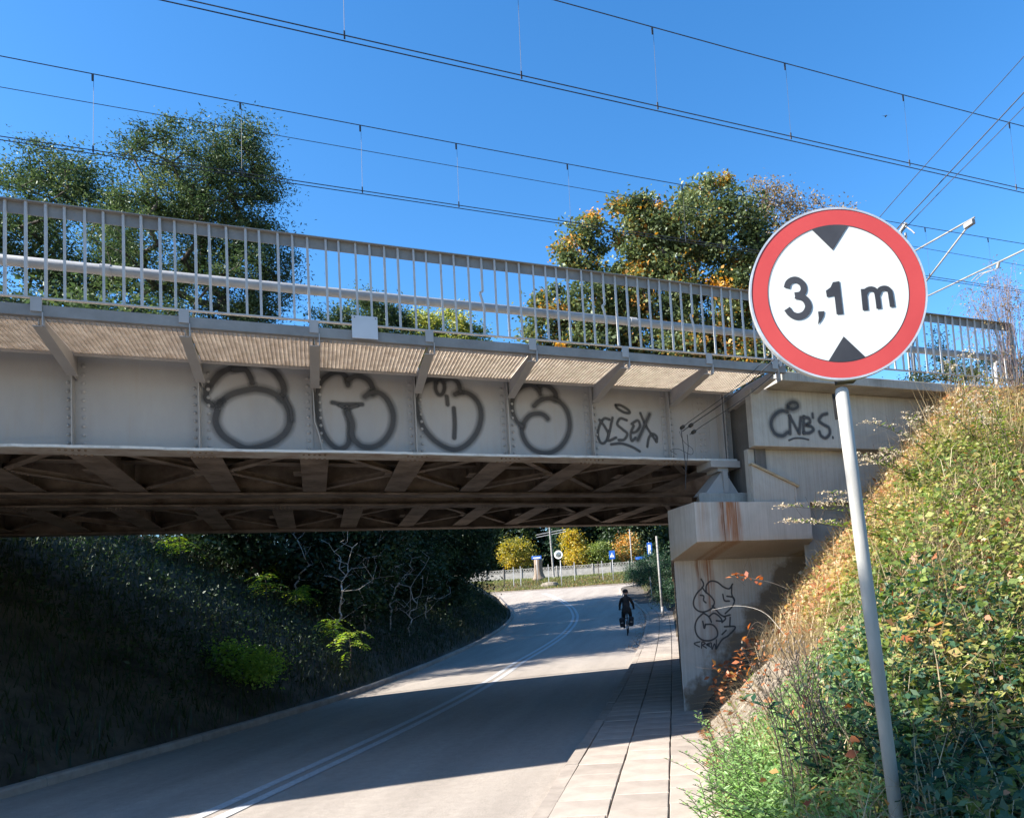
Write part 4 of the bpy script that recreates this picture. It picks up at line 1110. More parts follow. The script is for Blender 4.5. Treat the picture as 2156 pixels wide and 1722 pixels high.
# right-hand side beyond the railing
D = 21
tree('evergreen_shrub', 'dark green shrub behind the right end of the railing', 'shrub', gbase(2040, D),
     [blob(2010, 785, D, 50, 26), blob(2085, 780, D, 50, 30), blob(1940, 800, D, 40, 18), blob(2160, 780, D, 50, 35)], 90, 9000, .07, 'leaf_dark', 17, r0=.05, clr=.3, tmu=.6)
D = 26
tree('sapling', 'small bare-topped sapling seen through the railing right of the sign', 'sapling', gbase(1980, D),
     [blob(1975, 730, D, 12, 45), blob(1998, 760, D, 16, 25)], 40, 900, .08, 'leaf_dark', 18, r0=.035, clr=.25, kmin=.008)
# weeping thin shrub at the right edge
def weeping(name, label, base, tips, seed, nst=60):
    rg = np.random.default_rng(seed); base = np.array(base); m = MB(); TP = []
    for i in range(nst):
        tx = tips[rg.integers(0, len(tips))] + rg.normal(0, .28, 3)
        top = base * .3 + tx * .7 + np.array([0, 0, .7 + .5 * rg.random()])
        P = catmull([base - base, (base * .55 + top * .45) + rg.normal(0, .07, 3) - base, top - base, tx - base], 4)
        m.tube(P, list(np.linspace(.005, .0012, len(P))), 4, cap=False)
        for q in P[8:]:
            for _ in range(2):
                e = q + rg.normal(0, .10, 3) - np.array([0, 0, .08]); m.tube([q, e], [.0016, .0008], 3, cap=False); TP.append(e)
    root = empty(name, tuple(base)); tag(root, label, 'shrub'); m.build('stem', 'purple_bark', root)
    TP = np.array(TP); foliage('foliage', np.repeat(TP, 2, 0) + rg.normal(0, .03, (len(TP) * 2, 3)), .035, 'leaf_brown', root, rg)
tb = at(2150, 860, 12.3)
weeping('tamarisk_shrub', 'feathery purplish-brown shrub drooping over the right end of the railing', (tb[0], tb[1], float(gz(tb[0], tb[1]))), [at(2085, 655, 12.2), at(2110, 700, 12.0), at(2060, 665, 12.4), at(2125, 640, 12.3), at(2110, 780, 12.0), at(2060, 720, 12.2)], 21, 75)

# ------------------------------------------------------------------ left bank shrubs and trees beyond the bridge
rgL = np.random.default_rng(33)
spots = [(-10.6, 23.5, 4.2, 'leaf_dark', 'dense dark shrub on the left bank straight under the far girder'), (-13.2, 21.6, 3.4, 'leaf_dark', 'dark shrub on the left bank nearest the bridge abutment'), (-10.9, 28.5, 4.8, 'leaf_dark', 'dark round shrub on the left bank where the road starts to bend'),
         (-10.6, 34.0, 5.4, 'leaf_dark', 'tall dark shrub overhanging the left kerb at the bend'), (-13.8, 26, 6.0, 'leaf_dark', 'dark tree set back on the left bank above the pale stems'), (-12.2, 39.5, 6.0, 'leaf_dark', 'last dark tree on the left bank before the bright junction'),
         (-15.5, 33.5, 8.0, 'leaf_dark', 'tall dark tree behind the shrubs of the left bank'), (-14.8, 46, 7.0, 'leaf_dark', 'far dark tree at the left beside the junction road'), (-17.5, 23.5, 4.6, 'leaf_dark', 'dark bush high on the left bank close to the railway')]
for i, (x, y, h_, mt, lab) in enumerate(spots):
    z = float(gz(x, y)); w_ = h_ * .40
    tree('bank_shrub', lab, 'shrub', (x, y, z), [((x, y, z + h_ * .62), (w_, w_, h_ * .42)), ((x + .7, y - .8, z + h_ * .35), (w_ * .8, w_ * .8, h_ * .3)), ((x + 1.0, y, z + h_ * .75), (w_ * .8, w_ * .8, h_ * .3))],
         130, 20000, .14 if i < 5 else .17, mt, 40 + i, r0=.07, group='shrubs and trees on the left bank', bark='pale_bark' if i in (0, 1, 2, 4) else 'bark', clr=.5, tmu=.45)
# pale bare stems
for i, (x, y) in enumerate([(-9.9, 21.2), (-10.4, 24.6), (-9.6, 26.4), (-11.4, 21.8), (-10.2, 30.0), (-12.0, 22.6), (-9.8, 22.8), (-10.9, 22.9), (-10.0, 25.6), (-11.2, 24.0)]):
    z = float(gz(x, y)); rg = np.random.default_rng(80 + i)
    T = ellips(rg, 42, (x + .3, y, z + 1.9), (.9, .9, 1.6), .1)
    nodes, par, rad = skeleton((x, y, z), T, rg, (x + .1, y, z + .9), .028, .006, .10)
    root = empty('bare_shrub', (x, y, z)); tag(root, ['pale forked bare shrub, leftmost in the dark hedge', 'pale branching stems standing out in the middle of the dark hedge', 'pale bare shrub low at the front of the hedge near the kerb', 'thin pale stems behind the bright yellow-green shoots', 'bare pale shrub at the right end of the hedge', 'pale stems deep in the hedge below the girder', 'slim pale shrub between the two brightest sumacs', 'tall pale shrub touching the shadow of the girder', 'low pale stems right of the hedge centre', 'pale stems behind the middle of the hedge'][i], 'shrub', 'bare pale shrubs in the hedge')
    branch_mesh(nodes, par, rad, np.array([x, y, z])).build('stem', 'pale_bark', root)
# pinnate saplings lit by the sun
def pinnate(name, label, base, h, nf, seed, mat='leaf_sumac', fl=.55, group=None):
    rg = np.random.default_rng(seed); m = MB(); m.tube([(0, 0, 0), (.03, .02, h * .5), (0, 0, h)], [.022, .016, .008], 6)
    Pq = []; Dq = []; 
    for k in range(nf):
        az = rg.random() * 6.28; el = rg.uniform(.1, .8); st = np.array([0, 0, h * rg.uniform(.45, 1.0)]); L = fl * rg.uniform(.7, 1.2)
        d = np.array([math.cos(az), math.sin(az), 0]); pts = [st + d * L * q + np.array([0, 0, L * (el * q - .75 * q * q)]) for q in np.linspace(0, 1, 9)]
        m.tube(pts, .003, 3, cap=False); sd_ = np.array([-d[1], d[0], 0])
        for q in pts[1:]:
            for sg_ in (-1, 1):
                Pq.append(q); Dq.append(sd_ * sg_ + d * .35 + np.array([0, 0, -.35]))
        Pq.append(pts[-1]); Dq.append(d + np.array([0, 0, -.5]))
    root = empty(name, base); tag(root, label, 'sapling', group); m.build('stem', 'bark', root)
    foliage('foliage', np.array(Pq), .125, mat, root, rg, aspect=.30, upb=1.2, D=np.array(Dq), tmu=.6)
for i, (u, v, d, h_, nf, lab) in enumerate([(700, 1330, 20.5, 1.5, 16, 'bright green sumac sapling with fern-like leaves low in the dark hedge'), (640, 1250, 22, 2.3, 24, 'yellow-green sumac sapling under the girder at the left'), (560, 1280, 21, 2.0, 16, 'small green sumac sapling leftmost under the bridge'), (735, 1345, 19.6, 1.1, 12, 'drooping bright sumac sapling just above the grass bank'), (590, 1200, 23, 2.2, 20, 'tall yellowish sumac sapling close under the girders'), (380, 1270, 20, 2.4, 18, 'green sumac sapling at the far left under the bridge')]):
    p = at(u, v, d); z = float(gz(p[0], p[1])); pinnate('sumac_sapling', lab, (p[0], p[1], z), max(.8, p[2] - z + .2), nf, 90 + i, group='sumac saplings on the left bank')
# grass on the left bank (dark, long)
def scatter(n, x0, x1, y0, y1, rg, cond=None):
    X = rg.uniform(x0, x1, n); Y = rg.uniform(y0, y1, n)
    if cond is not None:
        k = cond(X, Y); X, Y = X[k], Y[k]
    return np.stack([X, Y, gz(X, Y) - .01], 1)
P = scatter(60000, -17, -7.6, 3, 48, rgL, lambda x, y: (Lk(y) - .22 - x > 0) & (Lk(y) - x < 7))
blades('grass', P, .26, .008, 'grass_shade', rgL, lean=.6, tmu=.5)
bpy.context.view_layer.update()
# ground cover leaves on the left bank
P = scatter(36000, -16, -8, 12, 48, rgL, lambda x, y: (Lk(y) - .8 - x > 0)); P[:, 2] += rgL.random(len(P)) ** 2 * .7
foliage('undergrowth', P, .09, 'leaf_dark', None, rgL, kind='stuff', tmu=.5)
P = scatter(3500, -11.5, -8.2, 2, 14, rgL, lambda x, y: (Lk(y) - .3 - x > 0)); P[:, 2] += rgL.random(len(P)) * .1
# a lit bush at the left edge
p = at(545, 1370, 15.2); z = float(gz(p[0], p[1]))
tree('bush', 'light green leafy bush catching the sun at the left foot of the hedge', 'shrub', (p[0] - .2, p[1], z), [((p[0] - .0, p[1], z + .5), (.6, .6, .4)), ((p[0] - .8, p[1] + .2, z + .6), (.6, .6, .4))], 60, 6500, .07, 'leaf_sumac', 120, r0=.02, clr=.25, kmin=.005, tmu=.25)

# shade trees on the left bank further out (cast the dappled shade)
for i, (x, y, h_, lab) in enumerate([(-17, 41, 10, 'tall leafy tree behind the bend on the left'), (-24, 36, 12, 'large crowned tree far behind the left hedge')]):
    z = float(gz(x, y)); tree('broadleaf_tree', lab, 'tree', (x, y, z), [((x, y, z + h_ * .65), (h_ * .36, h_ * .36, h_ * .33))], 150, 15000, .19, 'leaf_locust', 60 + i, r0=.2, group='trees behind the left hedge', clr=.9)
rowpos = [(-15.2, 24.0, 7.0), (-12.6, 21.8, 6.0), (-13.0, 25.0, 6.4), (-12.8, 30.0, 6.6), (-13.2, 35.4, 7.0), (-14.5, 41.5, 7.2), (-21.5, 23.0, 9.0), (-18.8, 22.0, 8.0), (-18.4, 24, 9.0), (-19.0, 30.5, 10.), (-19.5, 37.5, 10.5), (-21, 46, 11), (-24, 14.2, 11), (-25, 20, 12)]
rowlab = ['slim dark tree between the front and back rows of the left hedge', 'second dark tree of the front row behind the pale stems', 'third dark tree of the front row behind the hedge', 'fourth dark tree of the front row near the bend', 'fifth dark tree of the front row at the bend', 'last dark tree of the front row before the junction', 'tall back-row tree set farthest to the left', 'tall back-row tree behind the second front tree', 'tall back-row tree behind the third front tree', 'tall back-row tree behind the bend', 'tall back-row tree near the far end of the hedge', 'tallest back-row tree beside the junction', 'big tree at the far left close behind the bridge', 'big tree at the far left behind the back row']
for i, ((x, y, h_), lab) in enumerate(zip(rowpos, rowlab)):
    z = float(gz(x, y)); tree('hedge_tree', lab, 'tree', (x, y, z), [((x, y, z + h_ * .58), (2.3, 2.3, h_ * .44)), ((x + .9, y, z + h_ * .3), (1.7, 1.7, h_ * .28))], 100, 7500, .19, 'leaf_dark' if i < 6 else 'leaf_locust', 400 + i, r0=.13, group='trees behind the left hedge', clr=.75)
# unseen tree added behind the camera, left, shading the near corner of the bank
_t = N * 2.15 + B * -9.2
tree('broadleaf_tree', 'unseen leafy tree beside the left kerb behind the viewer, placed to cast shade', 'tree', (_t[0], _t[1], float(gz(_t[0], _t[1]))), [((_t[0], _t[1], 7.3), (1.5, 1.3, 1.9)), ((_t[0] + .6, _t[1] + .1, 5.8), (1.3, 1.25, 1.5)), ((_t[0] - .8, _t[1] - 1.6, 7.6), (1.6, 1.6, 2.4))], 240, 48000, .17, 'leaf_locust', 70, r0=.2, clr=.55)

# ------------------------------------------------------------------ far side: verge, concrete fence, signs, trees
rgF = np.random.default_rng(55)
P = scatter(26000, -24, 2, 68.5, 79.5, rgF); blades('verge_grass', P, .22, .014, 'grass_blade', rgF, lean=.6, tmu=.55)
P = scatter(6000, -22, 0, 68.45, 74, rgF); P[:, 2] += .05; foliage('fallen_leaves', P, .12, 'dead_leaf', None, rgF, kind='stuff', upb=1.5)
fence = empty('concrete_fence', (-8, 79.5, float(gz(-8, 79.5)))); tag(fence, 'low concrete panel fence with pierced top panels behind the grass verge', 'fence')
fz = 4.95 - float(gz(-8, 79.5))
for i in range(13):
    x = -18 + i * 1.95
    m = MB(); m.box(x - .07, x + .07, -.09, .09, fz - .4, fz + 1.52); m.build('post', 'fence_concrete', fence)
    for k in range(3):
        m = MB(); m.box(x + .075, x + 1.87, -.03, .03, fz - .1 + k * .37, fz + .265 + k * .37); m.build('panel', 'fence_concrete', fence)
    m = MB(); x0, x1 = x + .075, x + 1.87; zt = fz + 1.015
    m.box(x0, x1, -.03, .03, zt, zt + .05); m.box(x0, x1, -.03, .03, zt + .36, zt + .42)
    for q in range(6):
        a = x0 + (x1 - x0) * q / 6; b = x0 + (x1 - x0) * (q + 1) / 6; mm = (a + b) / 2
        m.bar((a, 0, zt + .05), (mm, 0, zt + .36), .05, .05, (0, 1, 0)); m.bar((mm, 0, zt + .36), (b, 0, zt + .05), .05, .05, (0, 1, 0)); m.box(mm - .02, mm + .02, -.02, .02, zt + .05, zt + .2)
    m.build('pierced_panel', 'fence_concrete', fence)
# thin wire-fence posts in front
for i, u in enumerate([1061, 1081, 1096, 1129, 1155, 1210, 1262, 1270]):
    p = at(u, 1215, 72.5); z = float(gz(p[0], p[1])); m = MB(); m.bar((0, 0, -.1), ((-.08 if i > 5 else .02), 0, 1.9), .07, .07, (0, 1, 0))
    o = m.build('fence_post', 'galvanized' if i % 3 else 'bark', loc=(p[0], p[1], z)); tag(o, ['leftmost thin post on the verge next to the hedge', 'thin post second from the left on the verge', 'thin post left of the tree stump', 'thin post standing in front of the tree stump', 'thin post just left of the traffic mirror', 'thin post right of the traffic mirror', 'thin post left of the pedestrian crossing sign', 'leaning post beside the pedestrian crossing sign'][i], 'post', 'thin posts on the far verge')
def signpost(name, label, u, vb, d, h, cat='road sign'):
    p = at(u, vb, d); z = float(gz(p[0], p[1])); root = empty(name, (p[0], p[1], z)); tag(root, label, cat)
    m = MB(); m.tube([(0, 0, -.1), (0, 0, h)], .04, 8); m.build('pole', 'galvanized', root, smooth=True); return root
zt = lambda u, v, d: at(u, v, d)[2]
d = 69.5
r_ = signpost('traffic_mirror', 'round convex traffic mirror with white rim on a post at the far kerb', 1183, 1235, d, 2.6, 'mirror')
hz = zt(1177, 1167, d) - r_.location[2]
m = MB(); m.tube([(-.15, -.06, hz), (-.15, -.02, hz)], .40, 32); m.build('rim', 'white_paint', r_)
m = MB(); m.ball((-.15, -.05, hz), .29, 24, 12, (1, .18, 1)); m.build('mirror_face', 'mirror_glass', r_, smooth=True)
r_ = signpost('pedestrian_crossing_sign', 'blue square crossing sign with white triangle on a thin pole on the verge', 1292, 1222, 71, 2.5)
hz = zt(1289, 1167, 71) - r_.location[2]
m = MB(); m.box(-.28, .28, -.07, -.05, hz - .42, hz + .38); m.build('plate', 'sign_blue', r_)
m = MB(); m.add([(-.2, -.075, hz - .24), (.2, -.075, hz - .24), (0, -.075, hz + .2)], [(0, 1, 2)]); m.build('triangle', 'white_paint', r_)
m = MB(); m.ball((0, -.08, hz + .04), .03, 8, 6); m.bar((0, -.08, hz + .02), (0, -.08, hz - .1), .05, .01, (0, 1, 0)); m.bar((0, -.08, hz - .09), (-.05, -.08, hz - .2), .03, .01, (0, 1, 0)); m.bar((0, -.08, hz - .09), (.05, -.08, hz - .2), .03, .01, (0, 1, 0)); m.build('walking_figure', 'black_print', r_)
d = 74
r_ = signpost('street_name_sign', 'small blue street name sign above the tree stump', 1132, 1215, d, 2.4, 'street sign'); hz = zt(1133, 1173, d) - r_.location[2]
m = MB(); m.box(-.5, .5, -.07, -.05, hz - .17, hz + .17); m.build('plate', 'sign_blue', r_)
m = MB(); m.box(-.35, .4, -.075, -.072, hz - .08, hz + .02); m.build('white_band', 'white_paint', r_)
# telegraph pole and lamp poles
p = at(1166, 1210, 76); z = float(gz(p[0], p[1])); r_ = empty('utility_pole', (p[0], p[1], z)); tag(r_, 'slim pale utility pole with crossarms behind the traffic mirror', 'pole')
m = MB(); m.tube([(0, 0, -.1), (-.2, 0, 6.5)], [.11, .08], 8); m.build('pole', 'birch_bark', r_)
for k in (0, 1): m = MB(); m.bar((-1.6, 0, 4.6 - k * .25), (1.5, 0, 5.0 - k * .25), .05, .05); m.build('crossarm', 'galvanized', r_)
p = at(1386, 1270, 40); 
for (u, v, d, h_, mat, lab, nm) in [(1394, 1275, 37, 4.3, 'birch_bark', 'white and green painted pole beside the pavement next to the pier', 'lamp_post'), (1333, 1215, 68, 5.2, 'birch_bark', 'pale pole left of the juniper bushes at the junction', 'lamp_post'), (1372, 1240, 45, 1.9, 'galvanized', 'short thin metal post rising from the juniper bushes', 'post')]:
    p = at(u, v, d); z = float(gz(p[0], p[1])); r_ = empty(nm, (p[0], p[1], z)); tag(r_, lab, 'post'); m = MB(); m.tube([(0, 0, -.1), (-.05, 0, h_)], [.06 if h_ > 2 else .03, .05 if h_ > 2 else .025], 10); m.build('pole', mat, r_, smooth=True)
    if u == 1394: m = MB(); m.tube([(0, 0, 0), (0, 0, .75)], .068, 10); m.build('painted_base', 'dull_paint', r_, smooth=True)
r_ = signpost('banner_post', 'tall narrow blue banner sign among the trees beyond the junipers', 1370, 1200, 66, 3.8); hz = zt(1371, 1158, 66) - r_.location[2]
m = MB(); m.box(-.2, .25, -.06, -.03, hz - .55, hz + .7); m.build('banner', 'sign_blue', r_); m = MB(); m.box(-1.3, -.35, -.06, -.03, hz - .75, hz - .5); m.build('plate', 'sign_blue', r_)
m = MB(); m.box(-.1, .12, -.065, -.062, hz - .35, hz + .5); m.build('white_band', 'white_paint', r_)
# stump and stone
p = at(1134, 1200, 76); z = float(gz(p[0], p[1])); m = MB()
rr = []
for q, (zz, rad_) in enumerate([(-.1, .95), (.15, .6), (.6, .42), (1.4, .38), (2.0, .42), (2.3, .30)]):
    rr.append([(math.cos(2*math.pi*k/14) * rad_ * (1 + .18 * math.sin(3*k + q)), math.sin(2*math.pi*k/14) * rad_, zz) for k in range(14)])
m.loft(rr); o = m.build('tree_stump', 'stump_wood', loc=(p[0], p[1], z), smooth=True); tag(o, 'thick grey-brown tree stump in front of the concrete fence', 'tree stump')
p = at(1158, 1222, 71); z = float(gz(p[0], p[1])); m = MB(); rr = []
for zz, r1 in ((-.1, .75), (.15, .85), (.35, .7), (.45, .3)): rr.append([(math.cos(2*math.pi*k/11) * r1 * (1 + .15 * math.sin(k * 2.3)), math.sin(2*math.pi*k/11) * r1 * .6, zz) for k in range(11)])
m.loft(rr); o = m.build('boulder', 'slope_stone', loc=(p[0], p[1], z)); tag(o, 'pale flat-topped boulder on the verge below the traffic mirror', 'stone')
# trees at the junction
ft = [(1085, 1165, 84, 38, 30, 'leaf_yellow', .35, 'rounded yellow and orange bush at the left behind the concrete fence', 5000),
      (1206, 1150, 83, 16, 34, 'leaf_yellow', .62, 'slender bright yellow tree right of the traffic mirror', 4500),
      (1222, 1172, 82, 20, 18, 'leaf_yellow', .45, 'small yellow-green bush at the foot of the slender yellow tree', 2500),
      (1262, 1168, 82, 26, 28, 'leaf_lime', .35, 'light green shrub between the yellow tree and the crossing sign', 3500),
      (1322, 1155, 84, 24, 34, 'leaf_oak', .75, 'reddish-brown tree behind the right part of the fence', 3500),
      (1185, 1130, 92, 30, 50, 'leaf_juniper', .5, 'blue-green spruce behind the traffic mirror', 5000)]
for i, (u, v, d, ru, rv, mt, tm, lab, nl) in enumerate(ft):
    k = d / F; c = at(u, v, d); z = float(gz(c[0], c[1]))
    tree('junction_tree', lab, 'tree', (c[0], c[1], z), [(tuple(c), (ru * k, ru * k, rv * k))], 60, nl, .24, mt, 130 + i, r0=.1, clr=.7, tmu=tm, group=None)
for i in range(13):
    x = -34 + i * 3.6 + rgF.uniform(-.8, .8); y = 94 + rgF.uniform(-4, 8); z = float(gz(x, y)); h_ = rgF.uniform(11, 15)
    tree('woodland_tree', ['leftmost', 'second from the left', 'third from the left', 'fourth from the left', 'fifth from the left', 'sixth from the left', 'middle', 'sixth from the right', 'fifth from the right', 'fourth from the right', 'third from the right', 'second from the right', 'rightmost'][i] + ' of the tall dark woodland trees beyond the junction fence', 'tree', (x, y, z), [((x, y, z + h_ * .55), (3.4, 3.0, h_ * .5)), ((x + 1, y - 1, z + h_ * .25), (3, 2.6, h_ * .25))], 110, 12000, .5, ['leaf_dark', 'leaf_locust'][i % 2], 150 + i, r0=.25, group='woodland trees closing the view beyond the fence', clr=1.3)
# overhanging trees on the right and across the road top
for i, (x, y, h_, lab, tm) in enumerate([(3.6, 44, 9.5, 'dark tree leaning over the pavement behind the junipers', .4), (5.5, 33, 9, 'dark tree on the right bank just behind the pier', .45), (3.0, 57, 10, 'leafy tree right of the junction with hanging branches', .5)]):
    z = float(gz(x, y)); tree('overhanging_tree', lab, 'tree', (x, y, z), [((x - 1.4, y, z + h_ * .72), (3.6, 3, 2.3)), ((x, y, z + h_ * .45), (2.2, 2.2, 2.4)), ((x - 3.5, y + 1, z + h_ * .8), (2.6, 2.4, 1.5))], 130, 12000, .17, 'leaf_oak' if i == 2 else 'leaf_locust', 170 + i, r0=.16, clr=.7, tmu=tm)
P = scatter(9000, -4.5, 6, 44, 68, rgF, lambda x, y: x > Rk(y) + 1.45); blades('verge_grass', P, .2, .012, 'grass_blade', rgF, lean=.6, tmu=.4)
# junipers
for i, (u, v, d, r1, lab) in enumerate([(1352, 1222, 52, 1.3, 'spreading juniper bush nearest the cyclist'), (1385, 1232, 46, 1.5, 'wide juniper bush between the cyclist and the pier'), (1400, 1205, 50, 1.6, 'taller juniper behind the painted pole'), (1330, 1225, 60, 1.3, 'small juniper at the corner of the junction'), (1398, 1262, 38, 1.0, 'juniper tuft at the foot of the painted pole')]):
    p = at(u, v, d); r1 *= 1.25; x = max(p[0], float(Rk(p[1])) + 1.5 + r1 * .35); z = float(gz(x, p[1])); cz = max(p[2], z + .5)
    tree('juniper_bush', lab, 'shrub', (x, p[1], z), [((x, p[1], z + r1 * .55), (r1 * 1.2, r1 * 1.1, r1 * .6))], 70, 7000, .13, 'leaf_juniper', 180 + i, r0=.04, group='juniper bushes beside the pavement', clr=.4, aspect=.25, droop=-.1)
# fallen leaves beside pavement
P = scatter(2200, -.4, 2.2, 22, 52, rgF, lambda x, y: (x > Rk(y) + 1.35) & (x < Rk(y) + 2.4)); P[:, 2] = zb(P[:, 1]) + .02; foliage('fallen_leaves', P, .09, 'dead_leaf', None, rgF, kind='stuff', upb=2)
P = scatter(500, -2, -1, 24, 42, rgF); P[:, 0] = Rk(P[:, 1]) - rgF.random(len(P)) ** 2 * .5; P[:, 2] = zb(P[:, 1]) - .10; foliage('fallen_leaves', P, .07, 'dead_leaf', None, rgF, kind='stuff', upb=2)

# ------------------------------------------------------------------ right bank vegetation
rgR = np.random.default_rng(77)
def nrm(x, y): return N[0] * x + N[1] * y
def abut_clear(x, y):
    n = nrm(x, y); s = B[0] * x + B[1] * y
    return ~((n > 9.0) & (n < 19) & (s > 5.9)) & ~((n > 9.6) & (n < 19) & (s > 4.9)) 
# sloping stone pitching at the toe of the bank
pit = tag(empty('slope_paving', (.9, 8.2, .2)), kind='structure')
m0 = MB(); m0.loft([[(-.08, -.04, -.05), (.08, -.04, -.05), (.08, .04, -.05), (-.08, .04, -.05)], [(-.085, -.040, .0), (.085, -.040, .0), (.085, .040, .0), (-.085, .040, .0)], [(-.07, -.03, .014), (.07, -.03, .014), (.07, .03, .014), (-.07, .03, .014)]])
st_me = m0.mesh('stone', 'slope_stone'); ns = 0
for i in range(9):
    for j in range(30):
        d = .03 + i * .185; y = 6.6 + j * .1 + random.uniform(-.006, .006); x = .40 + d * .72
        if ns > 285 or nrm(x, y) > 9.6: continue
        z = float(gz(x, y)); o = bpy.data.objects.new('stone', st_me); COL.objects.link(o); o.parent = pit
        o.location = (x - .9, y - 8.2, z - .2 + .03 + random.uniform(-.014, .014)); o.rotation_euler = (random.uniform(-.16, .16), -math.atan(.95) + random.uniform(-.12, .12), random.uniform(-.2, .2)); ns += 1
# creeping cover over the whole bank
def cover(n, y0, y1, x1, cond=None):
    return scatter(n, .42, x1, y0, y1, rgR, lambda x, y: abut_clear(x, y) & ((cond(x, y)) if cond else True))
def patch(x, y, f, ph): return np.sin(x * f + ph) * np.cos(y * f * .8 + ph * 2) + .5 * np.sin(x * f * 2.3 + y * f * 1.7 + ph)
P = cover(150000, 3.0, 16, 11, lambda x, y: (x / np.maximum(y, .1) < .80) & ~((x < 1.45) & (y > 6.4)))
k = rgR.random(len(P)) < np.clip(.66 + .42 * patch(P[:, 0], P[:, 1], 2.2, 1.), .10, 1); P = P[k]
dtoe = P[:, 0] - .36
thick = np.clip(dtoe * .35, .05, .42)
P[:, 2] += thick * rgR.random(len(P)) ** .7
edge = ss(6.5, 9, nrm(P[:, 0], P[:, 1])) * .36 + .17 * patch(P[:, 0], P[:, 1], 2.3, .4) - .10 * ss(3.5, 1.5, nrm(P[:, 0], P[:, 1]) - 2)
tone = np.clip(.30 + .26 * ss(3.2, 1.8, P[:, 0]) * ss(6.8, 8, P[:, 1]) + edge + rgR.normal(0, .17, len(P)), 0, 1)
foliage('bank_creeper', P, .072, 'leaf_cover', None, rgR, tone=tone, kind='stuff', aspect=.72, upb=.6, D=np.concatenate([rgR.normal(size=(len(P), 2)) - np.array([[.5, .2]]), rgR.normal(size=(len(P), 1)) * .5 - .2], 1))
P = cover(60000, 3.0, 15, 10, lambda x, y: (x / np.maximum(y, .1) < .80) & ~((x < 1.3) & (y > 6.4)))
dtoe = P[:, 0] - .36; P[:, 2] += np.clip(dtoe * .38, .08, .46) * (.5 + .6 * rgR.random(len(P)))
ed_ = ss(4.5, 8.5, nrm(P[:, 0], P[:, 1])) * .5 + .2 * patch(P[:, 0], P[:, 1], 1.7, 2.4)
foliage('bank_creeper', P, .040, 'leaf_cover', None, rgR, tone=np.clip(.30 + ed_ + rgR.normal(0, .2, len(P)), 0, 1), kind='stuff', aspect=.6, upb=.4)
P = cover(9000, 4.0, 15, 10, lambda x, y: (x / np.maximum(y, .1) < .80) & (x > 1.0)); P[:, 2] += np.clip((P[:, 0] - .36) * .3, .05, .35)
k = rgR.random(len(P)) < np.clip(.15 + ss(4.5, 8, nrm(P[:, 0], P[:, 1])), 0, 1)
blades('bank_stems', P[k], .34, .003, 'dry_straw', rgR, lean=1.3, tmu=.45)
P = cover(42000, 3.0, 14, 9, lambda x, y: (x / np.maximum(y, .1) < .8) & (x > .6) & ~((x < 1.2) & (y > 6.2))); P[:, 2] += .02
blades('bank_straw', P, .42, .0035, 'dry_straw', rgR, lean=1.0, tmu=.5)
P = cover(15000, 6.2, 10.2, 2.0, lambda x, y: nrm(x, y) < 9.5); P[:, 2] += .02
k = rgR.random(len(P)) < np.where(P[:, 0] < 1.2, .12, .9); P = P[k]
dd = np.tile(np.array([[-.75, -.25, 0.]]), (len(P), 1)) + rgR.normal(0, .25, (len(P), 3)) * np.array([1, 1, 0]); blades('bank_straw', P, .16, .004, 'dry_straw', rgR, lean=1.4, dirs=dd, tmu=.65)
P = scatter(2600, .15, .75, 5.2, 9.6, rgR, lambda x, y: x > .30 + .12 * np.sin(y * 4)); P[:, 2] = np.maximum(P[:, 2], .01) + .02
foliage('leaf_litter', P, .06, 'dead_leaf', None, rgR, kind='stuff', upb=2, aspect=.25)
P = cover(9000, 3.2, 13.5, 8, lambda x, y: (x / np.maximum(y, .1) < .8)); P[:, 2] += .1 + .3 * rgR.random(len(P))
k = ~((P[:, 0] < 1.25) & (P[:, 1] < 9.4)) & (nrm(P[:, 0], P[:, 1]) > 7.2) | (rgR.random(len(P)) < .25); foliage('bramble', P[k], .075, 'leaf_red', None, rgR, kind='stuff', aspect=.6)

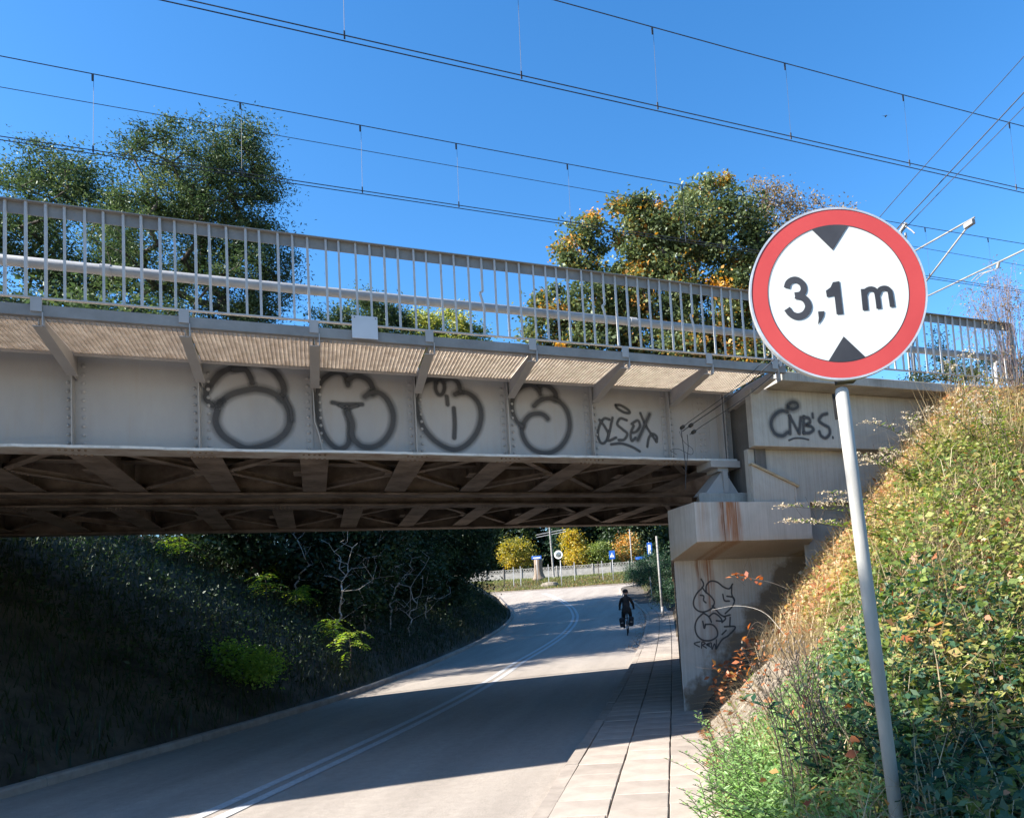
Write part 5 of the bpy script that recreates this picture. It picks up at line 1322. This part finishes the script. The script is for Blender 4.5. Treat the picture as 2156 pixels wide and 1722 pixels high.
# upright plant builder
def plant(name, label, base, lean, h, nst, mat_leaf, seed, leaf=.09, nl=24, mat_stem='bark', head=None, spread=.10, cat='plant', group=None, aspect=.22, srad=.004, lstart=.15, side=0, ltone=.5, wob=.08, lup=.25):
    rg = np.random.default_rng(seed); m = MB(); P = []; Dd = []; HP = []; S = []; TPS = []
    for i in range(nst):
        o_ = np.array([rg.normal(0, spread), rg.normal(0, spread), 0]); hh = h * rg.uniform(.75, 1.12)
        ln = np.array(lean, float) + rg.normal(0, wob, 3) * np.array([1, 1, 0])
        pts = [o_ + np.array([ln[0] * q * q, ln[1] * q * q, q * hh * (1 - .18 * q * np.linalg.norm(ln[:2]))]) for q in np.linspace(0, 1, 7)]
        m.tube(pts, list(np.linspace(srad, srad * .5, 7)), 4, cap=False)
        for j in range(nl):
            q = lstart + (1 - lstart) * j / nl; a = np.array(pts); f = q * 6; i0 = min(5, int(f)); c = a[i0] + (a[i0+1] - a[i0]) * (f - i0)
            az = j * 2.4 + i; P.append(c); Dd.append([math.cos(az), math.sin(az), lup + .4 * rg.random() - .3 * (1 - q)])
            S.append(leaf * (1 - .55 * q))
        for _ in range(side):
            q = rg.uniform(.45, .95); a = np.array(pts); f = q * 6; i0 = min(5, int(f)); c = a[i0] + (a[i0+1] - a[i0]) * (f - i0); az = rg.random() * 6.28
            e = c + np.array([math.cos(az) * .09, math.sin(az) * .09, .10 + .1 * rg.random()]) * rg.uniform(.6, 1.5); m.tube([c, (c + e) / 2 + np.array([0, 0, -.01]), e], srad * .45, 3, cap=False); HP.append(e)
        HP.append(pts[-1]); TPS.append((pts[-1], pts[-1] - pts[-2]))
    root = empty(name, tuple(base)); tag(root, label, cat, group); m.build('stem', mat_stem, root)
    if P:
        V, Fq = leaf_arrays(np.array(P), np.array(S), rg, aspect, 1.0, np.array(Dd)); n = len(P)
        npmesh('foliage', V, Fq, np.repeat(np.clip(rg.normal(ltone, .2, n), 0, 1), 4), mat_leaf, root)
    HP = np.array(HP)
    if head == 'fluff':
        Q = []
        for t_, dr_ in TPS:
            dr_ = dr_ / np.linalg.norm(dr_)
            for q_ in range(11):
                a = t_ - dr_ * .20 * q_ / 11; sp = .035 + .06 * q_ / 11
                b = a + np.array([rg.normal(0, sp), rg.normal(0, sp), .03 - .02 * rg.random()]); c_ = b + (b - a) * .5 - np.array([0, 0, .03])
                for q in np.linspace(0, 1, 9): Q.append(((1-q)**2 * a + 2*q*(1-q) * b + q*q * c_) + rg.normal(0, .004, 3))
        foliage('seed_head', np.array(Q), .019, 'seed_fluff', root, rg, aspect=.8, tmu=.5, kind='stuff')
    elif head == 'bud':
        mb2 = MB()
        for t_ in HP: mb2.ball(t_, .0055, 6, 4, (1, 1, 1.5))
        mb2.build('seed_head', 'stump_wood', root, kind='stuff')
    elif head == 'puff':
        mb2 = MB()
        for t_ in HP[::3]: mb2.ball(t_, .013, 7, 5)
        mb2.build('seed_head', 'sign_white', root)
    return root
# goldenrods: (tip u, tip v, depth) -> base on the bank
def rooted(u, v, d, dx, dy):
    p = at(u, v, d); bx, by = p[0] + dx, p[1] + dy; bz = float(gz(bx, by)); return (bx, by, bz), (p[0] - bx, p[1] - by), max(.35, p[2] - bz)
gr = [(1900, 850, 8.8, .55, .0, 4, 'tall goldenrod clump with pale seed heads highest on the bank in front of the cornice'),
      (1975, 840, 9.0, .4, .1, 4, 'goldenrod clump with green leaves directly below the right end of the cornice'),
      (2010, 760, 9.2, .35, .0, 3, 'tall brown-tipped goldenrod reaching up to the right-hand railing'),
      (1800, 930, 7.6, .75, .1, 3, 'goldenrod leaning left behind the sign pole with one pale plume'),
      (1695, 1045, 7.4, 1.0, .0, 4, 'goldenrod leaning far left over the pier cap with a large fluffy plume'),
      (1650, 1085, 7.3, 1.1, -.1, 3, 'lowest goldenrod arching left in front of the pier cap'),
      (1880, 930, 8.0, .5, .1, 4, 'leafy goldenrod in the middle of the upper bank right of the pole'),
      (2060, 850, 8.6, .3, .1, 4, 'goldenrod with yellowing leaves near the right edge of the upper bank')]
for i, (u, v, d, dx, dy, ns_, lab) in enumerate(gr):
    b_, ln, hh = rooted(u, v, d, dx, dy); plant('goldenrod', lab, b_, (ln[0], ln[1], 0), hh * 1.1, ns_, 'leaf_goldenrod', 200 + i, leaf=.13, nl=46, head='fluff', spread=.07, group='goldenrods on the right bank', aspect=.2, side=5, wob=.14, srad=.004)
# dry upright stalks
def rooted2(ut, vt, ub, vb, d):
    r_ = ray(ub, vb); t_ = 1.0
    while t_ < 12:
        p_ = CAM + r_ * t_
        if p_[2] <= float(gz(p_[0], p_[1])) + .02: break
        t_ += .02
    tp_ = at(ut, vt, min(d, (M.T @ (p_ - CAM))[2] + .05)); return (p_[0], p_[1], float(gz(p_[0], p_[1]))), (tp_[0] - p_[0], tp_[1] - p_[1]), max(.3, tp_[2] - p_[2])
dr = [(1672, 1400, 1735, 1690, 5.2, 20, 'tall clump of dark dry stalks with small buds left of the pole'), (1752, 1480, 1785, 1640, 5.2, 5, 'few thin dry stalks between the tall clump and the sign pole'), (1640, 1440, 1690, 1690, 5.2, 9, 'shorter dry stalks at the left edge of the dark clump')]
for i, (ut, vt, ub, vb, d, ns_, lab) in enumerate(dr):
    b_, ln, hh = rooted2(ut, vt, ub, vb, d)
    plant('dry_stalks', lab, b_, (ln[0], ln[1], 0), hh * 1.12, ns_, 'leaf_nettle', 230 + i, leaf=.05, nl=8, head='bud', spread=.09, aspect=.3, side=5, srad=.0032, wob=.10)
# mugwort in the foreground
mg = [(1530, 1540, 5.9), (1570, 1560, 5.5), (1520, 1600, 5.3), (1590, 1590, 5.1), (1545, 1640, 4.8), (1620, 1620, 4.8), (1510, 1680, 4.7), (1580, 1690, 4.5), (1640, 1690, 4.4), (1500, 1640, 5.0), (1610, 1560, 5.3), (1545, 1500, 6.2)]
ml = ['mugwort tuft at the top left of the green patch', 'bright mugwort tuft in front of the stone pitching', 'mugwort tuft spilling onto the pavement edge', 'dense mugwort tuft in the centre of the green patch', 'mugwort tuft low beside the third paving row', 'mugwort tuft next to the dark dry stalks', 'lowest mugwort tuft at the pavement edge', 'mugwort tuft at the bottom edge of the picture', 'shaded mugwort tuft at the bottom left of the sign pole', 'small mugwort tuft sticking out over the slabs', 'mugwort tuft between the pitching and the dry stalks', 'farthest mugwort tuft at the foot of the stone pitching']
for i, (u, v, d) in enumerate(mg):
    p = at(u, v, d); bx = max(p[0], .42); z = float(gz(bx, p[1])); hh = max(.28, p[2] - z)
    plant('mugwort', ml[i], (bx, p[1], z), (-.10, -.04, 0), hh, 15, 'leaf_mugwort', 250 + i, leaf=.085, nl=26, spread=.12, group='mugwort tufts at the pavement edge', aspect=.30, lstart=.02, wob=.12, side=0, ltone=.5)
P = cover(14000, 3.4, 6.6, 1.4); P[:, 2] += rgR.random(len(P)) * .30
foliage('weeds', P, .05, 'leaf_mugwort', None, rgR, kind='stuff', aspect=.3, upb=.3)
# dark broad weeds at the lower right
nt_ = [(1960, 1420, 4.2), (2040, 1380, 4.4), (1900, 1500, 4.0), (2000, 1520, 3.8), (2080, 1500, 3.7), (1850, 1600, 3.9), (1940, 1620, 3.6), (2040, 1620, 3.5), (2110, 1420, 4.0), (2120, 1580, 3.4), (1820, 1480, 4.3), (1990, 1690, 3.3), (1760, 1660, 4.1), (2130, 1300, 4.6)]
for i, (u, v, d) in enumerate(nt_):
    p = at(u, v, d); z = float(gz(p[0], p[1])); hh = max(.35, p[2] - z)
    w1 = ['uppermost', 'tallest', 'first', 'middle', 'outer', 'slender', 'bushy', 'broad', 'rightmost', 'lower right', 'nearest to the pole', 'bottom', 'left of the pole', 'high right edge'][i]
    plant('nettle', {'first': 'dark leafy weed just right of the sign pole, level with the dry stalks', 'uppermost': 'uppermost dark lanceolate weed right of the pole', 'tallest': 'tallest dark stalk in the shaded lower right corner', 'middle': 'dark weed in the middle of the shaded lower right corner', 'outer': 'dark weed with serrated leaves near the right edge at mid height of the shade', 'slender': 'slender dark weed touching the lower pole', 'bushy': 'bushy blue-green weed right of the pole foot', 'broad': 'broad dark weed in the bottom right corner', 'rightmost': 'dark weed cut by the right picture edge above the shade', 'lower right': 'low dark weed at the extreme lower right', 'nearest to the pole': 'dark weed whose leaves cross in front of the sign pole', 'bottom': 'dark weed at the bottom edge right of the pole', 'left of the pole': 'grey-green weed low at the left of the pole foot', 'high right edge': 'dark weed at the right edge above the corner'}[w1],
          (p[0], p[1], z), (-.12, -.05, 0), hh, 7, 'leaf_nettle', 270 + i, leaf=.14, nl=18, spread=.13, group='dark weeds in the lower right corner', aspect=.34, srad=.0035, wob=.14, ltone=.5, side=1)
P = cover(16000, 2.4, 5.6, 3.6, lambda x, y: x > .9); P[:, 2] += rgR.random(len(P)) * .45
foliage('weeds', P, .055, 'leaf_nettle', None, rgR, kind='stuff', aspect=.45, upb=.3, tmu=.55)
# bramble runners with red leaves in front of the pier
for i, (pts, lab) in enumerate([([(1655, 1340, 8.1), (1610, 1290, 8.4), (1555, 1275, 8.7), (1500, 1283, 9.0)], 'bare twig reaching left across the pier face'), ([(1640, 1345, 8.2), (1590, 1310, 8.4), (1560, 1380, 8.6), (1548, 1420, 8.6), (1500, 1402, 8.8)], 'arched bramble runner with red leaves low in front of the pier'),
                                ([(1660, 1240, 8.3), (1620, 1225, 8.5), (1570, 1215, 8.8), (1546, 1212, 8.9)], 'short bramble shoot with orange leaves beside the pier graffiti'), ([(1650, 1380, 8.0), (1600, 1400, 8.2), (1570, 1450, 8.4), (1545, 1490, 8.5)], 'drooping bramble runner with pale green leaves at the foot of the pier')]):
    W_ = [at(*q) for q in pts]; o_ = np.array(W_[0]); C_ = catmull([q - o_ for q in W_], 6); m = MB(); m.tube(C_, list(np.linspace(.0028, .0012, len(C_))), 4)
    rg = np.random.default_rng(300 + i)
    for q in C_[6::4]:
        e = q + rg.normal(0, .08, 3) + np.array([0, 0, .04]); m.tube([q, e], .0012, 3)
    root = empty('bramble_runner', tuple(o_)); tag(root, lab, 'twig', 'bramble runners and twigs in front of the pier'); m.build('stem', 'pale_bark' if i in (0, 4, 5) else 'bark', root)
    if i in (1, 2, 3):
        Q = np.repeat(np.array(C_[8:]), 2, 0); foliage('foliage', Q + rg.normal(0, .02, Q.shape), .075, 'leaf_red' if i != 3 else 'leaf_goldenrod', root, rg, aspect=.6, upb=1)
# dry grass stalks and twigs along the top of the bank
P = scatter(2600, 3.4, 9, 7.5, 12.5, rgR, lambda x, y: (nrm(x, y) > 6.6) & (nrm(x, y) < 8.9)); blades('dry_stems', P, .75, .0045, 'dry_straw', rgR, lean=.35, tmu=.3)

# ------------------------------------------------------------------ the cyclist
cyc = np.array([-1.98, 31.0]); cz = float(zb(31.0)) - .10
slope = math.atan(.055)
bike = empty('bicycle', (cyc[0], cyc[1], cz), rot=(slope, 0, .03)); tag(bike, 'dark city bicycle with rear rack ridden away from the viewer', 'bicycle')
def wheel(y):
    m = MB(); R_ = .335
    pts = [(0, y + R_ * math.cos(2*math.pi*k/28), R_ + R_ * math.sin(2*math.pi*k/28)) for k in range(29)]
    m.tube(pts, .02, 6, cap=False); o = m.build('wheel', 'dark_plastic', bike)
    m = MB(); 
    for k in range(12): m.tube([(0, y, R_), (0, y + R_ * math.cos(k*.5236), R_ + R_ * math.sin(k*.5236))], .0025, 3, cap=False)
    m.tube([(-.05, y, R_), (.05, y, R_)], .02, 8); m.build('spokes', 'galvanized', o); return o
wheel(-.35); wheel(.70)
m = MB(); bb = (0, .08, .29); st = (0, -.06, .80); hd = (0, .50, .82); hb = (0, .54, .70)
for a, b in ((bb, st), (bb, hb), (st, hd), ((0, -.35, .335), bb), ((0, -.35, .335), st), (hd, hb), (hb, (0, .70, .335)), (hd, (0, .48, .98))): m.tube([a, b], .016, 6)
m.build('frame', 'dark_plastic', bike)
m = MB(); m.tube([(-.30, .36, 1.02), (-.2, .47, 1.02), (0, .50, .99), (.2, .47, 1.02), (.30, .36, 1.02)], .013, 6); m.build('handlebar', 'dark_plastic', bike)
m = MB(); m.ball((0, -.10, .88), .12, 10, 6, (.75, 1.1, .35)); m.build('saddle', 'dark_plastic', bike)
m = MB(); m.box(-.07, .07, -.55, -.1, .70, .715); m.tube([(0, -.72, .45), (0, -.70, .62)], .02, 6); m.build('rack', 'dark_plastic', bike)
m = MB(); rr = [(.055 * sx, -.35 - .36 * math.cos(th), .335 + .36 * math.sin(th)) for sx in (1,) for th in np.linspace(-.2, 2.2, 12)]
m.tube([(0, -.35 - .37 * math.cos(th), .335 + .37 * math.sin(th)) for th in np.linspace(-.1, 2.3, 12)], .03, 6); m.build('mudguard', 'galvanized', bike)
for sx, zz in ((-1, 0), (1, .02)):
    m = MB(); m.box(-.10, .10, -.17, .17, -.19, .19)
    pan = m.build('pannier_bag', 'bag_cloth', None, loc=(cyc[0] + sx * .19, cyc[1] - .33, cz + .52 + zz), rot=(slope, .10 * sx, .03), bevel=.05)
    tag(pan, 'black pannier bag hanging on the %s side of the bicycle rack' % ('left' if sx < 0 else 'right'), 'bag', 'pannier bags on the bicycle')
    m = MB(); m.box(-.05, .05, -.178, -.172, -.02, .0); m.build('reflective_strip', 'reflector', pan)
# rider: one skinned body
per = empty('person', (cyc[0], cyc[1], cz), rot=(slope, 0, .03)); tag(per, 'person in dark jacket and dark cap riding a bicycle away under the bridge', 'person')
vs = [(0, -.08, .98), (0, -.03, 1.15), (0, .04, 1.38), (0, .09, 1.52), (0, .11, 1.60), (0, .13, 1.70), (0, .13, 1.79),
      (-.11, -.05, .95), (-.16, .20, .66), (-.14, .06, .36), (-.14, .18, .31),
      (.11, -.05, .95), (.15, .28, .80), (.13, .14, .48), (.13, .26, .44),
      (-.19, .08, 1.46), (-.27, .14, 1.24), (-.29, .32, 1.06), (.19, .08, 1.46), (.28, .14, 1.24), (.30, .32, 1.06)]
ed = [(0,1),(1,2),(2,3),(3,4),(4,5),(5,6),(0,7),(7,8),(8,9),(9,10),(0,11),(11,12),(12,13),(13,14),(3,15),(15,16),(16,17),(3,18),(18,19),(19,20)]
rad = [(.18,.14),(.17,.125),(.19,.13),(.13,.10),(.055,.06),(.085,.10),(.07,.08),(.12,.12),(.075,.08),(.05,.05),(.045,.05),(.12,.12),(.075,.08),(.05,.05),(.045,.05),(.085,.08),(.055,.055),(.04,.04),(.085,.08),(.055,.055),(.04,.04)]
me = bpy.data.meshes.new('body'); me.from_pydata(vs, ed, []); me.materials.append(MATS['jacket'])
body = bpy.data.objects.new('body', me); COL.objects.link(body); body.parent = per
sk = body.modifiers.new('skin', 'SKIN'); me.skin_vertices  # layer is created by the modifier
if not me.skin_vertices: 
    bpy.context.view_layer.objects.active = body
lay = me.skin_vertices[0] if me.skin_vertices else None
if lay is None:
    bm2 = __import__('bmesh').new(); bm2.from_mesh(me); bm2.verts.layers.skin.verify(); bm2.to_mesh(me); bm2.free(); lay = me.skin_vertices[0]
for i, r_ in enumerate(rad): lay.data[i].radius = r_
lay.data[0].use_root = True
sk.use_smooth_shade = True
s2 = body.modifiers.new('sub', 'SUBSURF'); s2.levels = 2; s2.render_levels = 2
m = MB(); m.ball((0, .13, 1.745), .112, 14, 9, (.92, 1.05, 1.12)); m.build('head', 'skin', per, smooth=True)
m = MB(); m.ball((0, .125, 1.79), .122, 14, 8, (.95, 1.08, .85)); m.build('cap', 'jacket', per, smooth=True)
m = MB(); m.ball((-.11, .14, 1.74), .03, 6, 4, (.4, .8, 1.2)); m.ball((.11, .14, 1.74), .03, 6, 4, (.4, .8, 1.2)); m.build('ear', 'skin', per, smooth=True)
m = MB()
for sx in (-1, 1):
    m.ball((sx * .30, .36, 1.045), .042, 8, 6, (.8, 1.1, .8))
    for q in range(4): m.tube([(sx * (.265 + q * .022), .39, 1.06), (sx * (.265 + q * .022), .42, 1.03), (sx * (.265 + q * .022), .395, 1.005)], .010, 5)
    m.tube([(sx * .25, .35, 1.05), (sx * .24, .38, 1.02)], .011, 5)
m.build('hand', 'dark_plastic', per, smooth=True)
m = MB()
for sx, y, z in ((-1, .20, .28), (1, .28, .41)): m.ball((sx * .14, y, z), .055, 8, 6, (.8, 2.2, .7))
m.build('shoe', 'dark_plastic', per, smooth=True)

# a bird high in the sky
p = at(1865, 245, 60); b_ = empty('bird', tuple(p)); tag(b_, 'tiny dark bird gliding in the blue sky at the upper right', 'bird')
m = MB(); m.ball((0, 0, 0), .07, 8, 6, (.8, 2.2, .8)); m.build('body', 'dark_plastic', b_)
m = MB(); m.add([(0, -.05, 0), (0, .07, 0), (-.25, .05, .10), (-.42, -.06, .02), (.25, .05, .10), (.42, -.06, .02), (0, -.05, .012), (0, .07, .012)], [(0, 1, 2), (0, 2, 3), (6, 4, 7), (6, 5, 4)]); m.build('wing', 'dark_plastic', b_)
